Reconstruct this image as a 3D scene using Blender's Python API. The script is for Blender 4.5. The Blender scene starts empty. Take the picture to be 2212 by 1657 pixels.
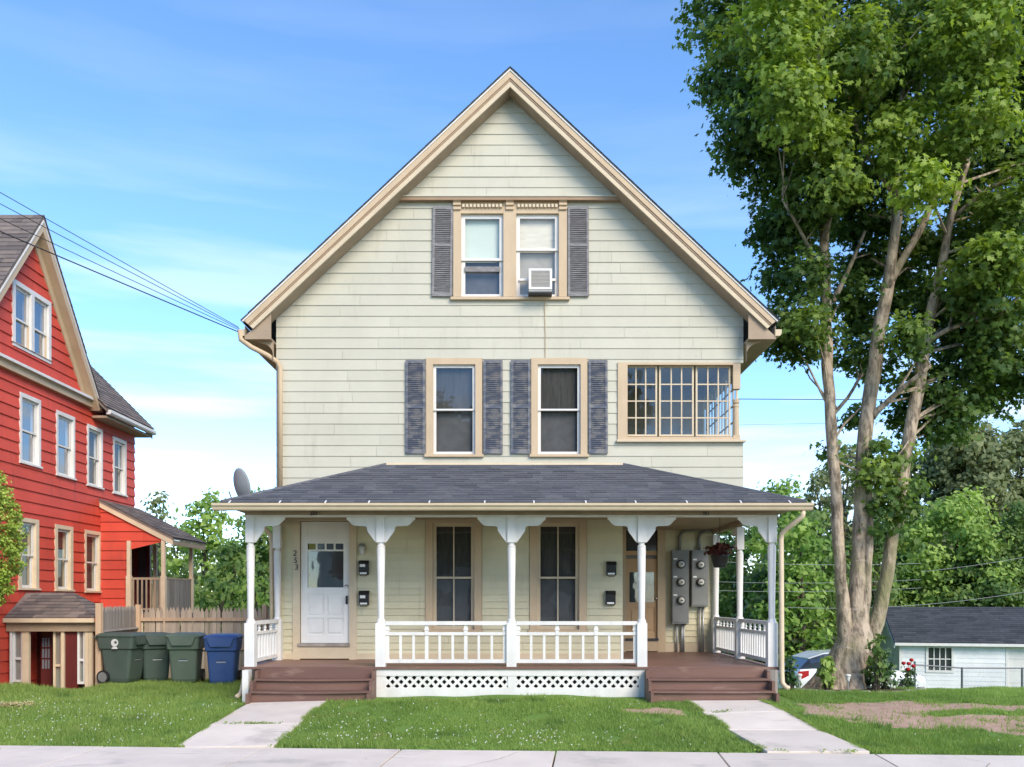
import bpy, math, random
import numpy as np
from mathutils import Vector, Matrix
R = math.radians
rng = random.Random(7)
nr = np.random.default_rng(11)
sc = bpy.context.scene
COL = sc.collection

# ------------------------------------------------------------------ camera
F, CX, HY, EZ = 1917.0, 1106.0, 1297.0, 1.68      # focal length and horizon, in units of a 2212 px wide picture
cam = bpy.data.objects.new('camera', bpy.data.cameras.new('camera'))
COL.objects.link(cam)
cam.location = (0, 0, EZ); cam.rotation_euler = (R(90), 0, 0)
cam.data.sensor_width = 36; cam.data.lens = 36 * F / 2212
cam.data.shift_y = (HY - 828.5) / 2212
cam.data.clip_end = 2000
sc.camera = cam
sc.render.resolution_x, sc.render.resolution_y = 1024, 767
def px(x, D): return (x - CX) * D / F
def pz(y, D): return EZ + (HY - y) * D / F

# ------------------------------------------------------------------ sky and sun
SUN_EL, SUN_AZ = 35.0, 148.0                      # azimuth clockwise from +Y: behind the camera, a little to the right
w = bpy.data.worlds.new('World'); sc.world = w; w.use_nodes = True
nt = w.node_tree; N = nt.nodes; L = nt.links
bg = N['Background']; bg.inputs[1].default_value = 0.14
sky = N.new('ShaderNodeTexSky'); sky.sky_type = 'NISHITA'; sky.sun_disc = False
sky.sun_elevation = R(SUN_EL); sky.sun_rotation = R(SUN_AZ)
sky.air_density = 0.8; sky.dust_density = 0.05; sky.ozone_density = 2.6
tc = N.new('ShaderNodeTexCoord')
mp = N.new('ShaderNodeMapping'); mp.inputs['Scale'].default_value = (1.0, 1.0, 9.0)
L.new(tc.outputs['Generated'], mp.inputs[0])
n1 = N.new('ShaderNodeTexNoise'); n1.inputs['Scale'].default_value = 2.3; n1.inputs['Detail'].default_value = 5; n1.inputs['Roughness'].default_value = .52
L.new(mp.outputs[0], n1.inputs[0])
cr = N.new('ShaderNodeValToRGB'); cr.color_ramp.elements[0].position = .47; cr.color_ramp.elements[1].position = .63
L.new(n1.outputs[0], cr.inputs[0])
sx = N.new('ShaderNodeSeparateXYZ'); L.new(tc.outputs['Generated'], sx.inputs[0])
mr = N.new('ShaderNodeMapRange'); mr.inputs[1].default_value = .10; mr.inputs[2].default_value = .44
mr.inputs[3].default_value = .85; mr.inputs[4].default_value = .05
L.new(sx.outputs[2], mr.inputs[0])
mm = N.new('ShaderNodeMath'); mm.operation = 'MULTIPLY'; L.new(cr.outputs[0], mm.inputs[0]); L.new(mr.outputs[0], mm.inputs[1])
mx = N.new('ShaderNodeMix'); mx.data_type = 'RGBA'
L.new(mm.outputs[0], mx.inputs[0]); hs = N.new('ShaderNodeHueSaturation'); hs.inputs['Saturation'].default_value = 1.12; L.new(sky.outputs[0], hs.inputs['Color']); L.new(hs.outputs[0], mx.inputs[6]); mx.inputs[7].default_value = (3.3, 3.6, 3.8, 1)
L.new(mx.outputs[2], bg.inputs[0])
sl = bpy.data.lights.new('sun', 'SUN'); sl.energy = 1.75; sl.angle = R(32); sl.color = (1, .85, .66)
so = bpy.data.objects.new('sun', sl); COL.objects.link(so)
_d = Vector((math.sin(R(SUN_AZ)) * math.cos(R(SUN_EL)), math.cos(R(SUN_AZ)) * math.cos(R(SUN_EL)), math.sin(R(SUN_EL))))
so.rotation_euler = _d.to_track_quat('Z', 'Y').to_euler()
so.location = (0, -10, 20)
vs = sc.view_settings
vs.view_transform = 'Standard'; vs.look = 'None'; vs.gamma = 1; vs.use_curve_mapping = False
vs.exposure = 1.38
sc.cycles.max_bounces = 8; sc.cycles.transparent_max_bounces = 12

# ------------------------------------------------------------------ materials
MATS = {}
def mat(name, col, rough=.6, col2=None, scale=2.0, stretch=(1, 1, 1), detail=5, lo=.35, hi=.65, bump=0., bscale=30., bstretch=None,
        rnd=0., spec=.3, metal=0., tone=None, hue=0., transl=0., coat=0., stain=None, bdist=.01):
    m = bpy.data.materials.new(name); m.use_nodes = True
    nt = m.node_tree; N = nt.nodes; L = nt.links
    b = N['Principled BSDF']
    b.inputs['Roughness'].default_value = rough; b.inputs['Specular IOR Level'].default_value = spec
    b.inputs['Metallic'].default_value = metal; b.inputs['Coat Weight'].default_value = coat
    tc = N.new('ShaderNodeTexCoord')
    def noise(sc_, st, det):
        mp = N.new('ShaderNodeMapping'); mp.inputs['Scale'].default_value = st
        L.new(tc.outputs['Object'], mp.inputs[0])
        n = N.new('ShaderNodeTexNoise'); n.inputs['Scale'].default_value = sc_; n.inputs['Detail'].default_value = det
        n.inputs['Roughness'].default_value = .6
        L.new(mp.outputs[0], n.inputs[0]); return n
    c = None
    if col2 is None: col2 = tuple(x * .86 for x in col)
    n = noise(scale, stretch, detail)
    r = N.new('ShaderNodeMapRange'); r.inputs[1].default_value = lo; r.inputs[2].default_value = hi; L.new(n.outputs[0], r.inputs[0])
    mx = N.new('ShaderNodeMix'); mx.data_type = 'RGBA'; L.new(r.outputs[0], mx.inputs[0])
    mx.inputs[6].default_value = (*col2, 1); mx.inputs[7].default_value = (*col, 1)
    out = mx.outputs[2]
    if tone is not None:
        at = N.new('ShaderNodeAttribute'); at.attribute_name = 'tone'
        m2 = N.new('ShaderNodeMix'); m2.data_type = 'RGBA'; L.new(at.outputs['Fac'], m2.inputs[0])
        L.new(out, m2.inputs[6]); m2.inputs[7].default_value = (*tone, 1); out = m2.outputs[2]
    for (sc_, ss_, st_, l_, h_) in (stain or ()):          # colour, scale, stretch, noise range
        n3 = noise(ss_, st_, 7); r3 = N.new('ShaderNodeMapRange'); r3.inputs[1].default_value = l_; r3.inputs[2].default_value = h_; L.new(n3.outputs[0], r3.inputs[0])
        m3 = N.new('ShaderNodeMix'); m3.data_type = 'RGBA'; L.new(r3.outputs[0], m3.inputs[0]); L.new(out, m3.inputs[6]); m3.inputs[7].default_value = (*sc_, 1); out = m3.outputs[2]
    if rnd:
        oi = N.new('ShaderNodeObjectInfo'); h = N.new('ShaderNodeHueSaturation')
        a = N.new('ShaderNodeMapRange'); a.inputs[3].default_value = 1 - rnd; a.inputs[4].default_value = 1 + rnd
        L.new(oi.outputs['Random'], a.inputs[0]); L.new(a.outputs[0], h.inputs['Value']); L.new(out, h.inputs['Color']); out = h.outputs[0]
    L.new(out, b.inputs['Base Color'])
    if bump:
        n2 = noise(bscale, bstretch or stretch, 4)
        bp = N.new('ShaderNodeBump'); bp.inputs['Strength'].default_value = bump; bp.inputs['Distance'].default_value = bdist
        L.new(n2.outputs[0], bp.inputs['Height']); L.new(bp.outputs[0], b.inputs['Normal'])
    if transl:
        t = N.new('ShaderNodeBsdfTranslucent'); ms = N.new('ShaderNodeMixShader'); ms.inputs[0].default_value = transl
        h2 = N.new('ShaderNodeMix'); h2.data_type = 'RGBA'; h2.blend_type = 'MULTIPLY'; h2.inputs[0].default_value = 1
        L.new(out, h2.inputs[6]); h2.inputs[7].default_value = (1.5, 1.5, .7, 1)
        L.new(h2.outputs[2], t.inputs[0])
        L.new(b.outputs[0], ms.inputs[1]); L.new(t.outputs[0], ms.inputs[2]); L.new(ms.outputs[0], N['Material Output'].inputs[0])
    MATS[name] = m
    return m
def glass_mat(name, tint=(1, 1, 1), ior=1.55, base=.0):
    m = bpy.data.materials.new(name); m.use_nodes = True
    N = m.node_tree.nodes; L = m.node_tree.links; N.remove(N['Principled BSDF'])
    t = N.new('ShaderNodeBsdfTransparent'); t.inputs[0].default_value = (*tint, 1)
    g = N.new('ShaderNodeBsdfGlossy'); g.inputs['Roughness'].default_value = .02
    n = N.new('ShaderNodeTexNoise'); n.inputs['Scale'].default_value = 1.6
    tcx = N.new('ShaderNodeTexCoord'); L.new(tcx.outputs['Object'], n.inputs[0])
    bp = N.new('ShaderNodeBump'); bp.inputs['Strength'].default_value = .06; bp.inputs['Distance'].default_value = .05
    L.new(n.outputs[0], bp.inputs['Height']); L.new(bp.outputs[0], g.inputs['Normal'])
    fr = N.new('ShaderNodeLayerWeight'); fr.inputs[0].default_value = .5
    p5 = N.new('ShaderNodeMath'); p5.operation = 'POWER'; p5.inputs[1].default_value = 5; L.new(fr.outputs['Facing'], p5.inputs[0])
    r0 = ((ior - 1) / (ior + 1)) ** 2 + base
    a = N.new('ShaderNodeMath'); a.operation = 'MULTIPLY_ADD'; a.inputs[1].default_value = 1 - r0; a.inputs[2].default_value = r0; L.new(p5.outputs[0], a.inputs[0])
    ms = N.new('ShaderNodeMixShader'); L.new(a.outputs[0], ms.inputs[0]); L.new(t.outputs[0], ms.inputs[1]); L.new(g.outputs[0], ms.inputs[2])
    L.new(ms.outputs[0], N['Material Output'].inputs[0]); MATS[name] = m; return m

mat('siding_cream', (.52, .51, .42), .62, (.48, .47, .385), 1.3, (1, 1, .6), rnd=.035, stain=(((.40, .385, .30), 2.2, (3, 1, .35), .58, .85), ((.44, .40, .30), 9, (1, 1, 1), .68, .76)), bump=.25, bscale=60, bstretch=(.15, 1, 3))
mat('siding_yellow', (.59, .555, .39), .62, (.53, .50, .35), 1.6, (1, 1, .6), rnd=.045, stain=(((.36, .33, .22), 2.4, (3, 1, .4), .58, .85),), bump=.25, bscale=60, bstretch=(.15, 1, 3))
mat('siding_red', (.64, .082, .048), .6, (.55, .068, .042), 1.3, (1, 1, .7), rnd=.08, stain=(((.36, .06, .045), 2.0, (1, 3, .4), .55, .85), ((.56, .15, .10), 7, (1, 1, 1), .68, .78)), bump=.25, bscale=60, bstretch=(1, .15, 3))
mat('siding_white', (.78, .80, .82), .6, (.66, .69, .72), 1.5, (1, 1, .7), rnd=.05, bump=.2, bscale=60)
mat('trim_tan', (.54, .42, .28), .55, (.48, .37, .245), 3, (1, 1, .5), bump=.15, bscale=50)
mat('trim_brown', (.36, .245, .155), .55, (.31, .21, .135), 3, (1, 1, .5), bump=.15, bscale=50)
mat('trim_light', (.60, .505, .36), .55, (.54, .45, .32), 3, bump=.15, bscale=50)
mat('trim_cream', (.68, .565, .40), .55, (.60, .49, .34), 3, bump=.15, bscale=50)
mat('soffit_tan', (.37, .285, .20), .65, (.31, .235, .165), 2.5, bump=.15, bscale=50)
mat('white_paint', (.72, .715, .70), .5, (.63, .625, .61), 4, (1, 1, .5), rnd=.03, stain=(((.50, .49, .46), 5, (1, 1, .4), .64, .80),), bump=.2, bscale=45)
mat('white_vinyl', (.72, .71, .68), .4, (.66, .65, .62), 4, rnd=.02)
mat('door_white', (.76, .76, .74), .45, (.70, .70, .68), 3, bump=.08)
mat('shingle_blue', (.135, .142, .160), .9, (.105, .110, .125), 2, tone=(.088, .094, .112), bump=.6, bscale=160, rnd=.0)
mat('shingle_brown', (.24, .20, .175), .9, (.17, .145, .13), 3, tone=(.12, .105, .10), bump=.6, bscale=160)
mat('shingle_dark', (.075, .082, .088), .9, (.055, .06, .066), 3, tone=(.04, .045, .05), bump=.6, bscale=160)
mat('shutter_grey', (.25, .245, .245), .7, (.16, .155, .16), 7, (1, 1, 3), rnd=.05, bump=.2)
mat('shutter_blue', (.085, .10, .135), .6, (.20, .20, .20), 5.5, (1, 1, 2.2), lo=.40, hi=.56, rnd=.05, bump=.3)
mat('step_brown', (.19, .11, .085), .6, (.145, .083, .066), 2, (.3, 2, 2), rnd=.06, bump=.2, bscale=40, bstretch=(.1, 2, 2), stain=(((.30, .20, .16), 3, (.5, 2, 2), .58, .78),))
mat('floor_brown', (.26, .15, .11), .5, (.20, .11, .085), 2.5, (.6, 2, 1), bump=.15)
mat('grey_wood', (.33, .30, .27), .85, (.22, .20, .18), 3, (2, 2, .25), rnd=.18, bump=.5, bscale=40, bstretch=(3, 3, .2))
mat('fence_wood', (.56, .46, .35), .85, (.40, .33, .255), 3, (3, 3, .3), rnd=.22, bump=.5, bscale=40, bstretch=(3, 3, .2))
mat('post_wood', (.62, .44, .29), .8, (.48, .34, .23), 3, (3, 3, .3), rnd=.08, bump=.4, bscale=40, bstretch=(3, 3, .2))
mat('metal_grey', (.20, .205, .20), .45, (.165, .17, .165), 4, spec=.4)
mat('metal_dark', (.05, .05, .055), .5, spec=.4)
mat('galvanised', (.40, .42, .44), .45, metal=.6, spec=.4)
mat('fence_steel', (.17, .18, .20), .5, metal=.4)
mat('black_paint', (.018, .018, .02), .4, spec=.4)
mat('chrome', (.7, .7, .7), .25, metal=.9)
mat('paper_white', (.85, .85, .83), .6)
mat('meter_face', (.66, .66, .60), .35, (.5, .5, .46), 14)
mat('curtain_dark', (.075, .07, .066), .9, (.05, .047, .045), 6, (4, 1, .4))
mat('screen_grey', (.115, .115, .12), .8, (.09, .09, .095), 5)
mat('blind_mint', (.66, .72, .63), .8, (.60, .67, .58), 2, (.4, 1, 2))
mat('curtain_cream', (.80, .74, .60), .85, (.68, .62, .50), 4, (.6, 1, 3))
mat('shade_beige', (.43, .40, .33), .85, (.36, .33, .28), 4)
mat('room', (.42, .39, .34), .9, (.36, .33, .29), 2)
mat('stained_olive', (.20, .20, .04), .2)
mat('bin_green', (.052, .085, .068), .5, (.075, .10, .085), 3, lo=.4, hi=.75, bump=.06)
mat('bin_green_light', (.075, .115, .085), .5, (.10, .13, .10), 3, lo=.4, hi=.75)
mat('bin_dark', (.030, .045, .045), .5, (.045, .06, .055), 3)
mat('bin_blue', (.028, .075, .24), .45, (.05, .095, .24), 3, lo=.4, hi=.75)
mat('rubber', (.02, .02, .02), .8)
mat('concrete', (.76, .675, .585), .9, (.67, .595, .515), 1.6, detail=8, rnd=.06, stain=(((.40, .37, .33), 1.1, (1, 1, 1), .57, .80), ((.22, .20, .17), 14, (1, 1, 1), .69, .74), ((.30, .29, .24), 3.5, (.25, 3, 1), .66, .74)), bump=.35, bscale=90)
mat('asphalt', (.055, .055, .057), .9, (.042, .042, .044), 5, bump=.5, bscale=120)
mat('bark', (.46, .375, .28), .95, (.16, .13, .095), 6, (1.4, 1.4, .45), detail=10, lo=.38, hi=.56, bump=1.0, bscale=9, bstretch=(1, 1, .45), bdist=.06, stain=(((.22, .21, .11), 1.3, (1, 1, .6), .52, .72), ((.46, .38, .31), 2.6, (1, 1, 2.5), .60, .70)))
mat('bark_dark', (.10, .08, .06), .95, (.06, .05, .04), 4, bump=.8, bscale=14)
mat('mulch', (.115, .05, .04), .95, (.06, .03, .025), 14, bump=1, bscale=40)
mat('stone', (.42, .38, .33), .9, (.30, .28, .25), 5, rnd=.15, bump=.6, bscale=20)
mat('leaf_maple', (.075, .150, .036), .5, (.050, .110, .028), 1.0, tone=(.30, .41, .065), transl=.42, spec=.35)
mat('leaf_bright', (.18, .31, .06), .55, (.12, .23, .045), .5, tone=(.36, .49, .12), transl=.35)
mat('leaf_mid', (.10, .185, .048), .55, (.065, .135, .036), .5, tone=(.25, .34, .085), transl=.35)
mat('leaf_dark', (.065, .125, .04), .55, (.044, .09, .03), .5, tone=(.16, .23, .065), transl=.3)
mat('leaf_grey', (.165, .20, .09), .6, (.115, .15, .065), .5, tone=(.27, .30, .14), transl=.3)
mat('leaf_thuja', (.24, .36, .04), .6, (.12, .21, .025), 3, tone=(.40, .50, .09), transl=.05)
mat('leaf_shrub', (.05, .115, .04), .5, (.03, .08, .03), 2, tone=(.12, .20, .06), transl=.25)
mat('leaf_red', (.10, .022, .025), .5, (.06, .018, .02), 6, tone=(.16, .05, .03), transl=.2)
mat('petal_red', (.45, .012, .02), .5); mat('petal_white', (.82, .82, .78), .5)
mat('grass_blade', (.225, .345, .085), .6, (.15, .255, .062), .55, detail=6, tone=(.40, .51, .16), transl=.45, lo=.38, hi=.62, stain=(((.40, .36, .17), 1.7, (1, 1, 1), .60, .78), ((.07, .15, .045), 1.1, (1, 1, 1), .56, .74)))
mat('wire_black', (.03, .03, .035), .6); mat('wire_grey', (.30, .32, .34), .6)
mat('car_white', (.78, .80, .82), .25, coat=.6, spec=.5); mat('car_black', (.03, .03, .035), .35)
mat('car_glass', (.035, .045, .075), .06, spec=.9); mat('lamp_red', (.45, .015, .02), .2, spec=.6)
mat('dish_grey', (.30, .31, .32), .5); mat('ac_white', (.78, .77, .74), .45); mat('ac_grille', (.42, .40, .37), .6)
mat('rust_line', (.55, .38, .20), .7)
mat('door_tan', (.56, .37, .21), .55, (.48, .32, .18), 3); mat('door_red', (.12, .022, .02), .5); mat('straw', (.62, .50, .27), .9)
mat('frosted', (.62, .62, .60), .3)
glass_mat('glass', (.93, .95, .95), 1.55, .03)
glass_mat('glass_sky', (.80, .85, .95), 1.9, .22)
mat('window_dark', (.045, .05, .06), .08, (.03, .034, .042), 2, spec=.8)

# ------------------------------------------------------------------ mesh helpers
class MB:
    def __init__(s): s.v = []; s.f = []; s.t = []; s.sm = False
    def add(s, vs, fs, tone=0.):
        o = len(s.v); s.v += [tuple(p) for p in vs]; s.f += [tuple(i + o for i in f) for f in fs]; s.t += [tone] * len(fs); return s
    def box(s, x0, x1, y0, y1, z0, z1, tone=0.):
        return s.add([(x0, y0, z0), (x1, y0, z0), (x1, y1, z0), (x0, y1, z0), (x0, y0, z1), (x1, y0, z1), (x1, y1, z1), (x0, y1, z1)],
                     [(3, 2, 1, 0), (4, 5, 6, 7), (0, 1, 5, 4), (1, 2, 6, 5), (2, 3, 7, 6), (3, 0, 4, 7)], tone)
    def prism(s, poly, a, b, axis='y', tone=0.):          # poly in the plane across the axis; extruded a..b
        n = len(poly)
        f = {'y': lambda p, q: (p[0], q, p[1]), 'x': lambda p, q: (q, p[0], p[1]), 'z': lambda p, q: (p[0], p[1], q)}[axis]
        vs = [f(p, a) for p in poly] + [f(p, b) for p in poly]
        return s.add(vs, [tuple(range(n))[::-1], tuple(range(n, 2 * n))] + [(i, (i + 1) % n, (i + 1) % n + n, i + n) for i in range(n)], tone)
    def loft(s, rings, cap=True, tone=0.):
        n = len(rings[0]); vs = [p for r in rings for p in r]; fs = []
        for k in range(len(rings) - 1):
            for i in range(n):
                j = (i + 1) % n; fs.append((k * n + i, k * n + j, (k + 1) * n + j, (k + 1) * n + i))
        if cap: fs.append(tuple(range(n))[::-1]); fs.append(tuple((len(rings) - 1) * n + i for i in range(n)))
        return s.add(vs, fs, tone)
    def tube(s, pts, rad, seg=8, cap=True, tone=0., wob=0.):
        pts = [Vector(p) for p in pts]; n = len(pts)
        rad = rad if isinstance(rad, (list, tuple)) else [rad] * n
        rings = []; up = None
        for i, p in enumerate(pts):
            d = (pts[min(i + 1, n - 1)] - pts[max(i - 1, 0)]).normalized()
            if up is None: up = Vector((0, 1, 0)) if abs(d.y) < .9 else Vector((1, 0, 0))
            a = d.cross(up).normalized(); up = a.cross(d).normalized()
            rings.append([p + (a * math.cos(2 * math.pi * k / seg) + up * math.sin(2 * math.pi * k / seg)) * rad[i] * (1 + (rng.uniform(-wob, wob) if wob else 0)) for k in range(seg)])
        return s.loft(rings, cap, tone)
    def lathe(s, prof, seg=12, c=(0, 0, 0), axis='z', cap=True):
        rings = []
        for (h, r) in prof:
            ring = []
            for k in range(seg):
                a = 2 * math.pi * k / seg; x, y = r * math.cos(a), r * math.sin(a)
                ring.append({'z': (c[0] + x, c[1] + y, c[2] + h), 'y': (c[0] + x, c[1] + h, c[2] + y), 'x': (c[0] + h, c[1] + x, c[2] + y)}[axis])
            rings.append(ring)
        return s.loft(rings, cap)
    def smooth(s): s.sm = True; return s
    def mesh(s, name, m):
        me = bpy.data.meshes.new(name); me.from_pydata(s.v, [], s.f)
        me.materials.append(MATS[m] if isinstance(m, str) else m)
        if any(s.t):
            a = me.attributes.new('tone', 'FLOAT', 'FACE'); a.data.foreach_set('value', np.array(s.t, dtype=np.float32))
        if s.sm: me.polygons.foreach_set('use_smooth', [True] * len(me.polygons))
        me.update(); return me
WL = {}
def link(name, me, parent=None, loc=(0, 0, 0), rot=None):
    o = bpy.data.objects.new(name, me); COL.objects.link(o)
    o.location = loc; WL[o] = Vector(loc)
    if rot is not None: o.rotation_euler = rot
    if parent is not None:
        o.parent = parent; o.matrix_parent_inverse = Matrix.Translation(-WL[parent])
    return o
def part(name, mb, m, parent, loc=(0, 0, 0), rot=None):
    return link(name, mb.mesh(name, m), parent, loc, rot)
def tag(o, label, cat, group=None):
    o['label'] = label; o['category'] = cat
    if group: o['group'] = group
    return o
def thing(name, label, cat, loc=(0, 0, 0), group=None):
    return tag(link(name, None, None, loc), label, cat, group)
def single(name, mb, m, label, cat, loc=(0, 0, 0), group=None, rot=None):
    return tag(part(name, mb, m, None, loc, rot), label, cat, group)
def struct(name, mb, m):
    o = part(name, mb, m, None); o['kind'] = 'structure'; return o
def box(*a): return MB().box(*a)
def npmesh(name, verts, nper, m, tones=None, smooth=False):
    """verts (M*nper,3): M separate faces of nper corners each"""
    me = bpy.data.meshes.new(name); nv = len(verts); M = nv // nper
    me.vertices.add(nv); me.vertices.foreach_set('co', np.asarray(verts, np.float32).ravel())
    me.loops.add(nv); me.loops.foreach_set('vertex_index', np.arange(nv, dtype=np.int32))
    me.polygons.add(M); me.polygons.foreach_set('loop_start', np.arange(0, nv, nper, dtype=np.int32))
    me.polygons.foreach_set('loop_total', np.full(M, nper, np.int32))
    me.materials.append(MATS[m])
    if tones is not None:
        a = me.attributes.new('tone', 'FLOAT', 'FACE'); a.data.foreach_set('value', np.asarray(tones, np.float32))
    me.update(calc_edges=True); return me
class Pl:                                                # a wall plane: u along, v up, n outwards
    def __init__(s, o, u, n): s.o = Vector(o); s.u = Vector(u); s.n = Vector(n)
    def p(s, u, v, n=0.): q = s.o + s.u * u + s.n * n; return (q.x, q.y, q.z + v)
    def box(s, mb, u0, u1, v0, v1, n0, n1, tone=0.):
        P = s.p
        return mb.add([P(u0, v0, n0), P(u1, v0, n0), P(u1, v1, n0), P(u0, v1, n0), P(u0, v0, n1), P(u1, v0, n1), P(u1, v1, n1), P(u0, v1, n1)],
                      [(0, 3, 2, 1), (4, 5, 6, 7), (0, 1, 5, 4), (1, 2, 6, 5), (2, 3, 7, 6), (3, 0, 4, 7)], tone)
    def frame(s, mb, u0, u1, v0, v1, wl, wr, wb, wt, n0, n1):      # rectangular frame, butted
        if wl: s.box(mb, u0, u0 + wl, v0, v1, n0, n1)
        if wr: s.box(mb, u1 - wr, u1, v0, v1, n0, n1)
        if wb: s.box(mb, u0 + wl, u1 - wr, v0, v0 + wb, n0, n1)
        if wt: s.box(mb, u0 + wl, u1 - wr, v1 - wt, v1, n0, n1)
        return mb

def siding(root, pl, v0, v1, ex, lim, holes, m, jl, cap, wallname='wall', thick=.014, wallmat=None, seed=1):
    """lapped boards, each its own piece, on a backing wall"""
    rg = random.Random(seed); pieces = []; back = MB(); v = v0
    while v < v1 - .02:
        vb = min(v + ex, v1)
        hs = [h for h in holes if h[2] < vb - 1e-4 and h[3] > v + 1e-4]
        a0, b0 = lim(v + .001); a1, b1 = lim(vb - .001)
        lo, hi = min(a0, a1), max(b0, b1)
        br = sorted(set([lo, hi] + [x for h in hs for x in h[:2] if lo < x < hi]))
        rows = []
        for ua, ub in zip(br, br[1:]):
            vl = [(v, vb)]
            for h in hs:
                if h[0] <= ua + 1e-5 and h[1] >= ub - 1e-5:
                    nl = []
                    for (p, q) in vl:
                        if h[2] > p + .01: nl.append((p, min(q, h[2])))
                        if h[3] < q - .01: nl.append((max(p, h[3]), q))
                        if not (h[2] < q and h[3] > p): nl.append((p, q))
                    vl = nl
            for (p, q) in vl:
                if q - p > .006: rows.append([ua, ub, p, q])
        for (ua, ub, p, q) in rows:
            def L_(z): return max(ua, lim(z)[0]) if ua == lo else ua
            def R_(z): return min(ub, lim(z)[1]) if ub == hi else ub
            e = 1e-3
            bl, tl, brr, tr = L_(p + e), L_(q - e), R_(p + e), R_(q - e)
            if brr - bl < .01: continue
            if tr < tl: tl = tr = (tl + tr) / 2
            back.add([pl.p(bl, p, -.002), pl.p(brr, p, -.002), pl.p(tr, q, -.002), pl.p(tl, q, -.002)], [(0, 1, 2, 3)])
            cuts = []
            x = bl + rg.uniform(.5, jl)
            while x < brr - .3:
                if x > max(bl, tl) + .15 and x < min(brr, tr) - .15: cuts.append(x)
                x += rg.uniform(.6 * jl, 1.3 * jl)
            ends = [None] + cuts + [None]
            for i in range(len(ends) - 1):
                xl = (bl, tl) if ends[i] is None else (ends[i] + .002,) * 2
                xr = (brr, tr) if ends[i + 1] is None else (ends[i + 1] - .002,) * 2
                dj = rg.uniform(-.001, .0015)
                nb = thick * (1 - (p - v) / ex) + .004 + dj; ntp = thick * (1 - (q - v) / ex) + .004 + dj
                q2 = q
                vs = [pl.p(xl[0], p, 0), pl.p(xr[0], p, 0), pl.p(xr[1], q2, 0), pl.p(xl[1], q2, 0),
                      pl.p(xl[0], p, nb), pl.p(xr[0], p, nb), pl.p(xr[1], q2, ntp), pl.p(xl[1], q2, ntp)]
                pieces.append(((xr[0] - xl[0]) * (q - p), vs))
        v += ex
    wall = part(wallname, back, wallmat or m, root)
    pieces.sort(key=lambda t: -t[0])
    fs = [(4, 5, 6, 7), (0, 1, 5, 4), (1, 2, 6, 5), (2, 3, 7, 6), (3, 0, 4, 7)]
    rest = MB()
    for i, (a, vs) in enumerate(pieces):
        if i < cap: part('siding_board', MB().add(vs, fs), m, wall)
        else: rest.add(vs, fs)
    if rest.v:
        o = part('siding_board', rest, m, wall); o['kind'] = 'stuff'
    return wall

def window(root, pl, u0, u1, v0, v1, trim=.12, head=.12, sill=.05, trim_m='trim_tan', sash_m='white_vinyl', fr=.055, split=.5,
           muntin=False, shade_up='curtain_dark', shade_lo='screen_grey', gl='glass', depth=.02, nout=.04, name='window', casing=True):
    """u0..v1 = outer edge of the sash frame. window > casing itself, sash, pane, sill, shade"""
    mb = MB()
    if casing: pl.frame(mb, u0 - trim, u1 + trim, v0 - .01, v1 + head, trim, trim, 0, head, -.015, nout)
    # jamb behind the casing
    pl.frame(mb, u0 - .02, u1 + .02, v0 - .02, v1 + .02, .02, .02, .02, .02, -.16, -.016)
    wdw = part(name, mb, trim_m, root)
    s = MB(); pl.box(s, u0 - trim - .03, u1 + trim + .03, v0 - sill - .01, v0 - .0105, -.015, nout + .03); part('sill', s, trim_m, wdw)
    vm = v0 + (v1 - v0) * split
    for (a, b, nn, sh) in ((vm - fr * .3, v1, -depth, shade_up), (v0, vm + fr * .3, -depth - .035, shade_lo)):
        f = MB(); pl.frame(f, u0 + .002, u1 - .002, a, b, fr, fr, fr * (1 if a == v0 else .6), fr * (1 if b == v1 else .6), nn - .03, nn)
        if muntin:
            uc = (u0 + u1) / 2; pl.box(f, uc - .011, uc + .011, a + fr * .61, b - fr * .61, nn - .022, nn - .002)
        part('sash', f, sash_m, wdw)
        ucs = [u0 + fr, (u0 + u1) / 2, u1 - fr] if muntin else [u0 + fr, u1 - fr]
        for ua, ub in zip(ucs, ucs[1:]):
            g = MB(); g.add([pl.p(ua, a + .02, nn - .016), pl.p(ub, a + .02, nn - .016), pl.p(ub, b - .02, nn - .016), pl.p(ua, b - .02, nn - .016)], [(0, 1, 2, 3)])
            part('pane', g, gl, wdw)
        if sh:
            c = MB(); pl.box(c, u0 + .01, u1 - .01, a - .0, b, nn - .11, nn - .105); part('shade', c, sh, wdw)
    return wdw

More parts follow.
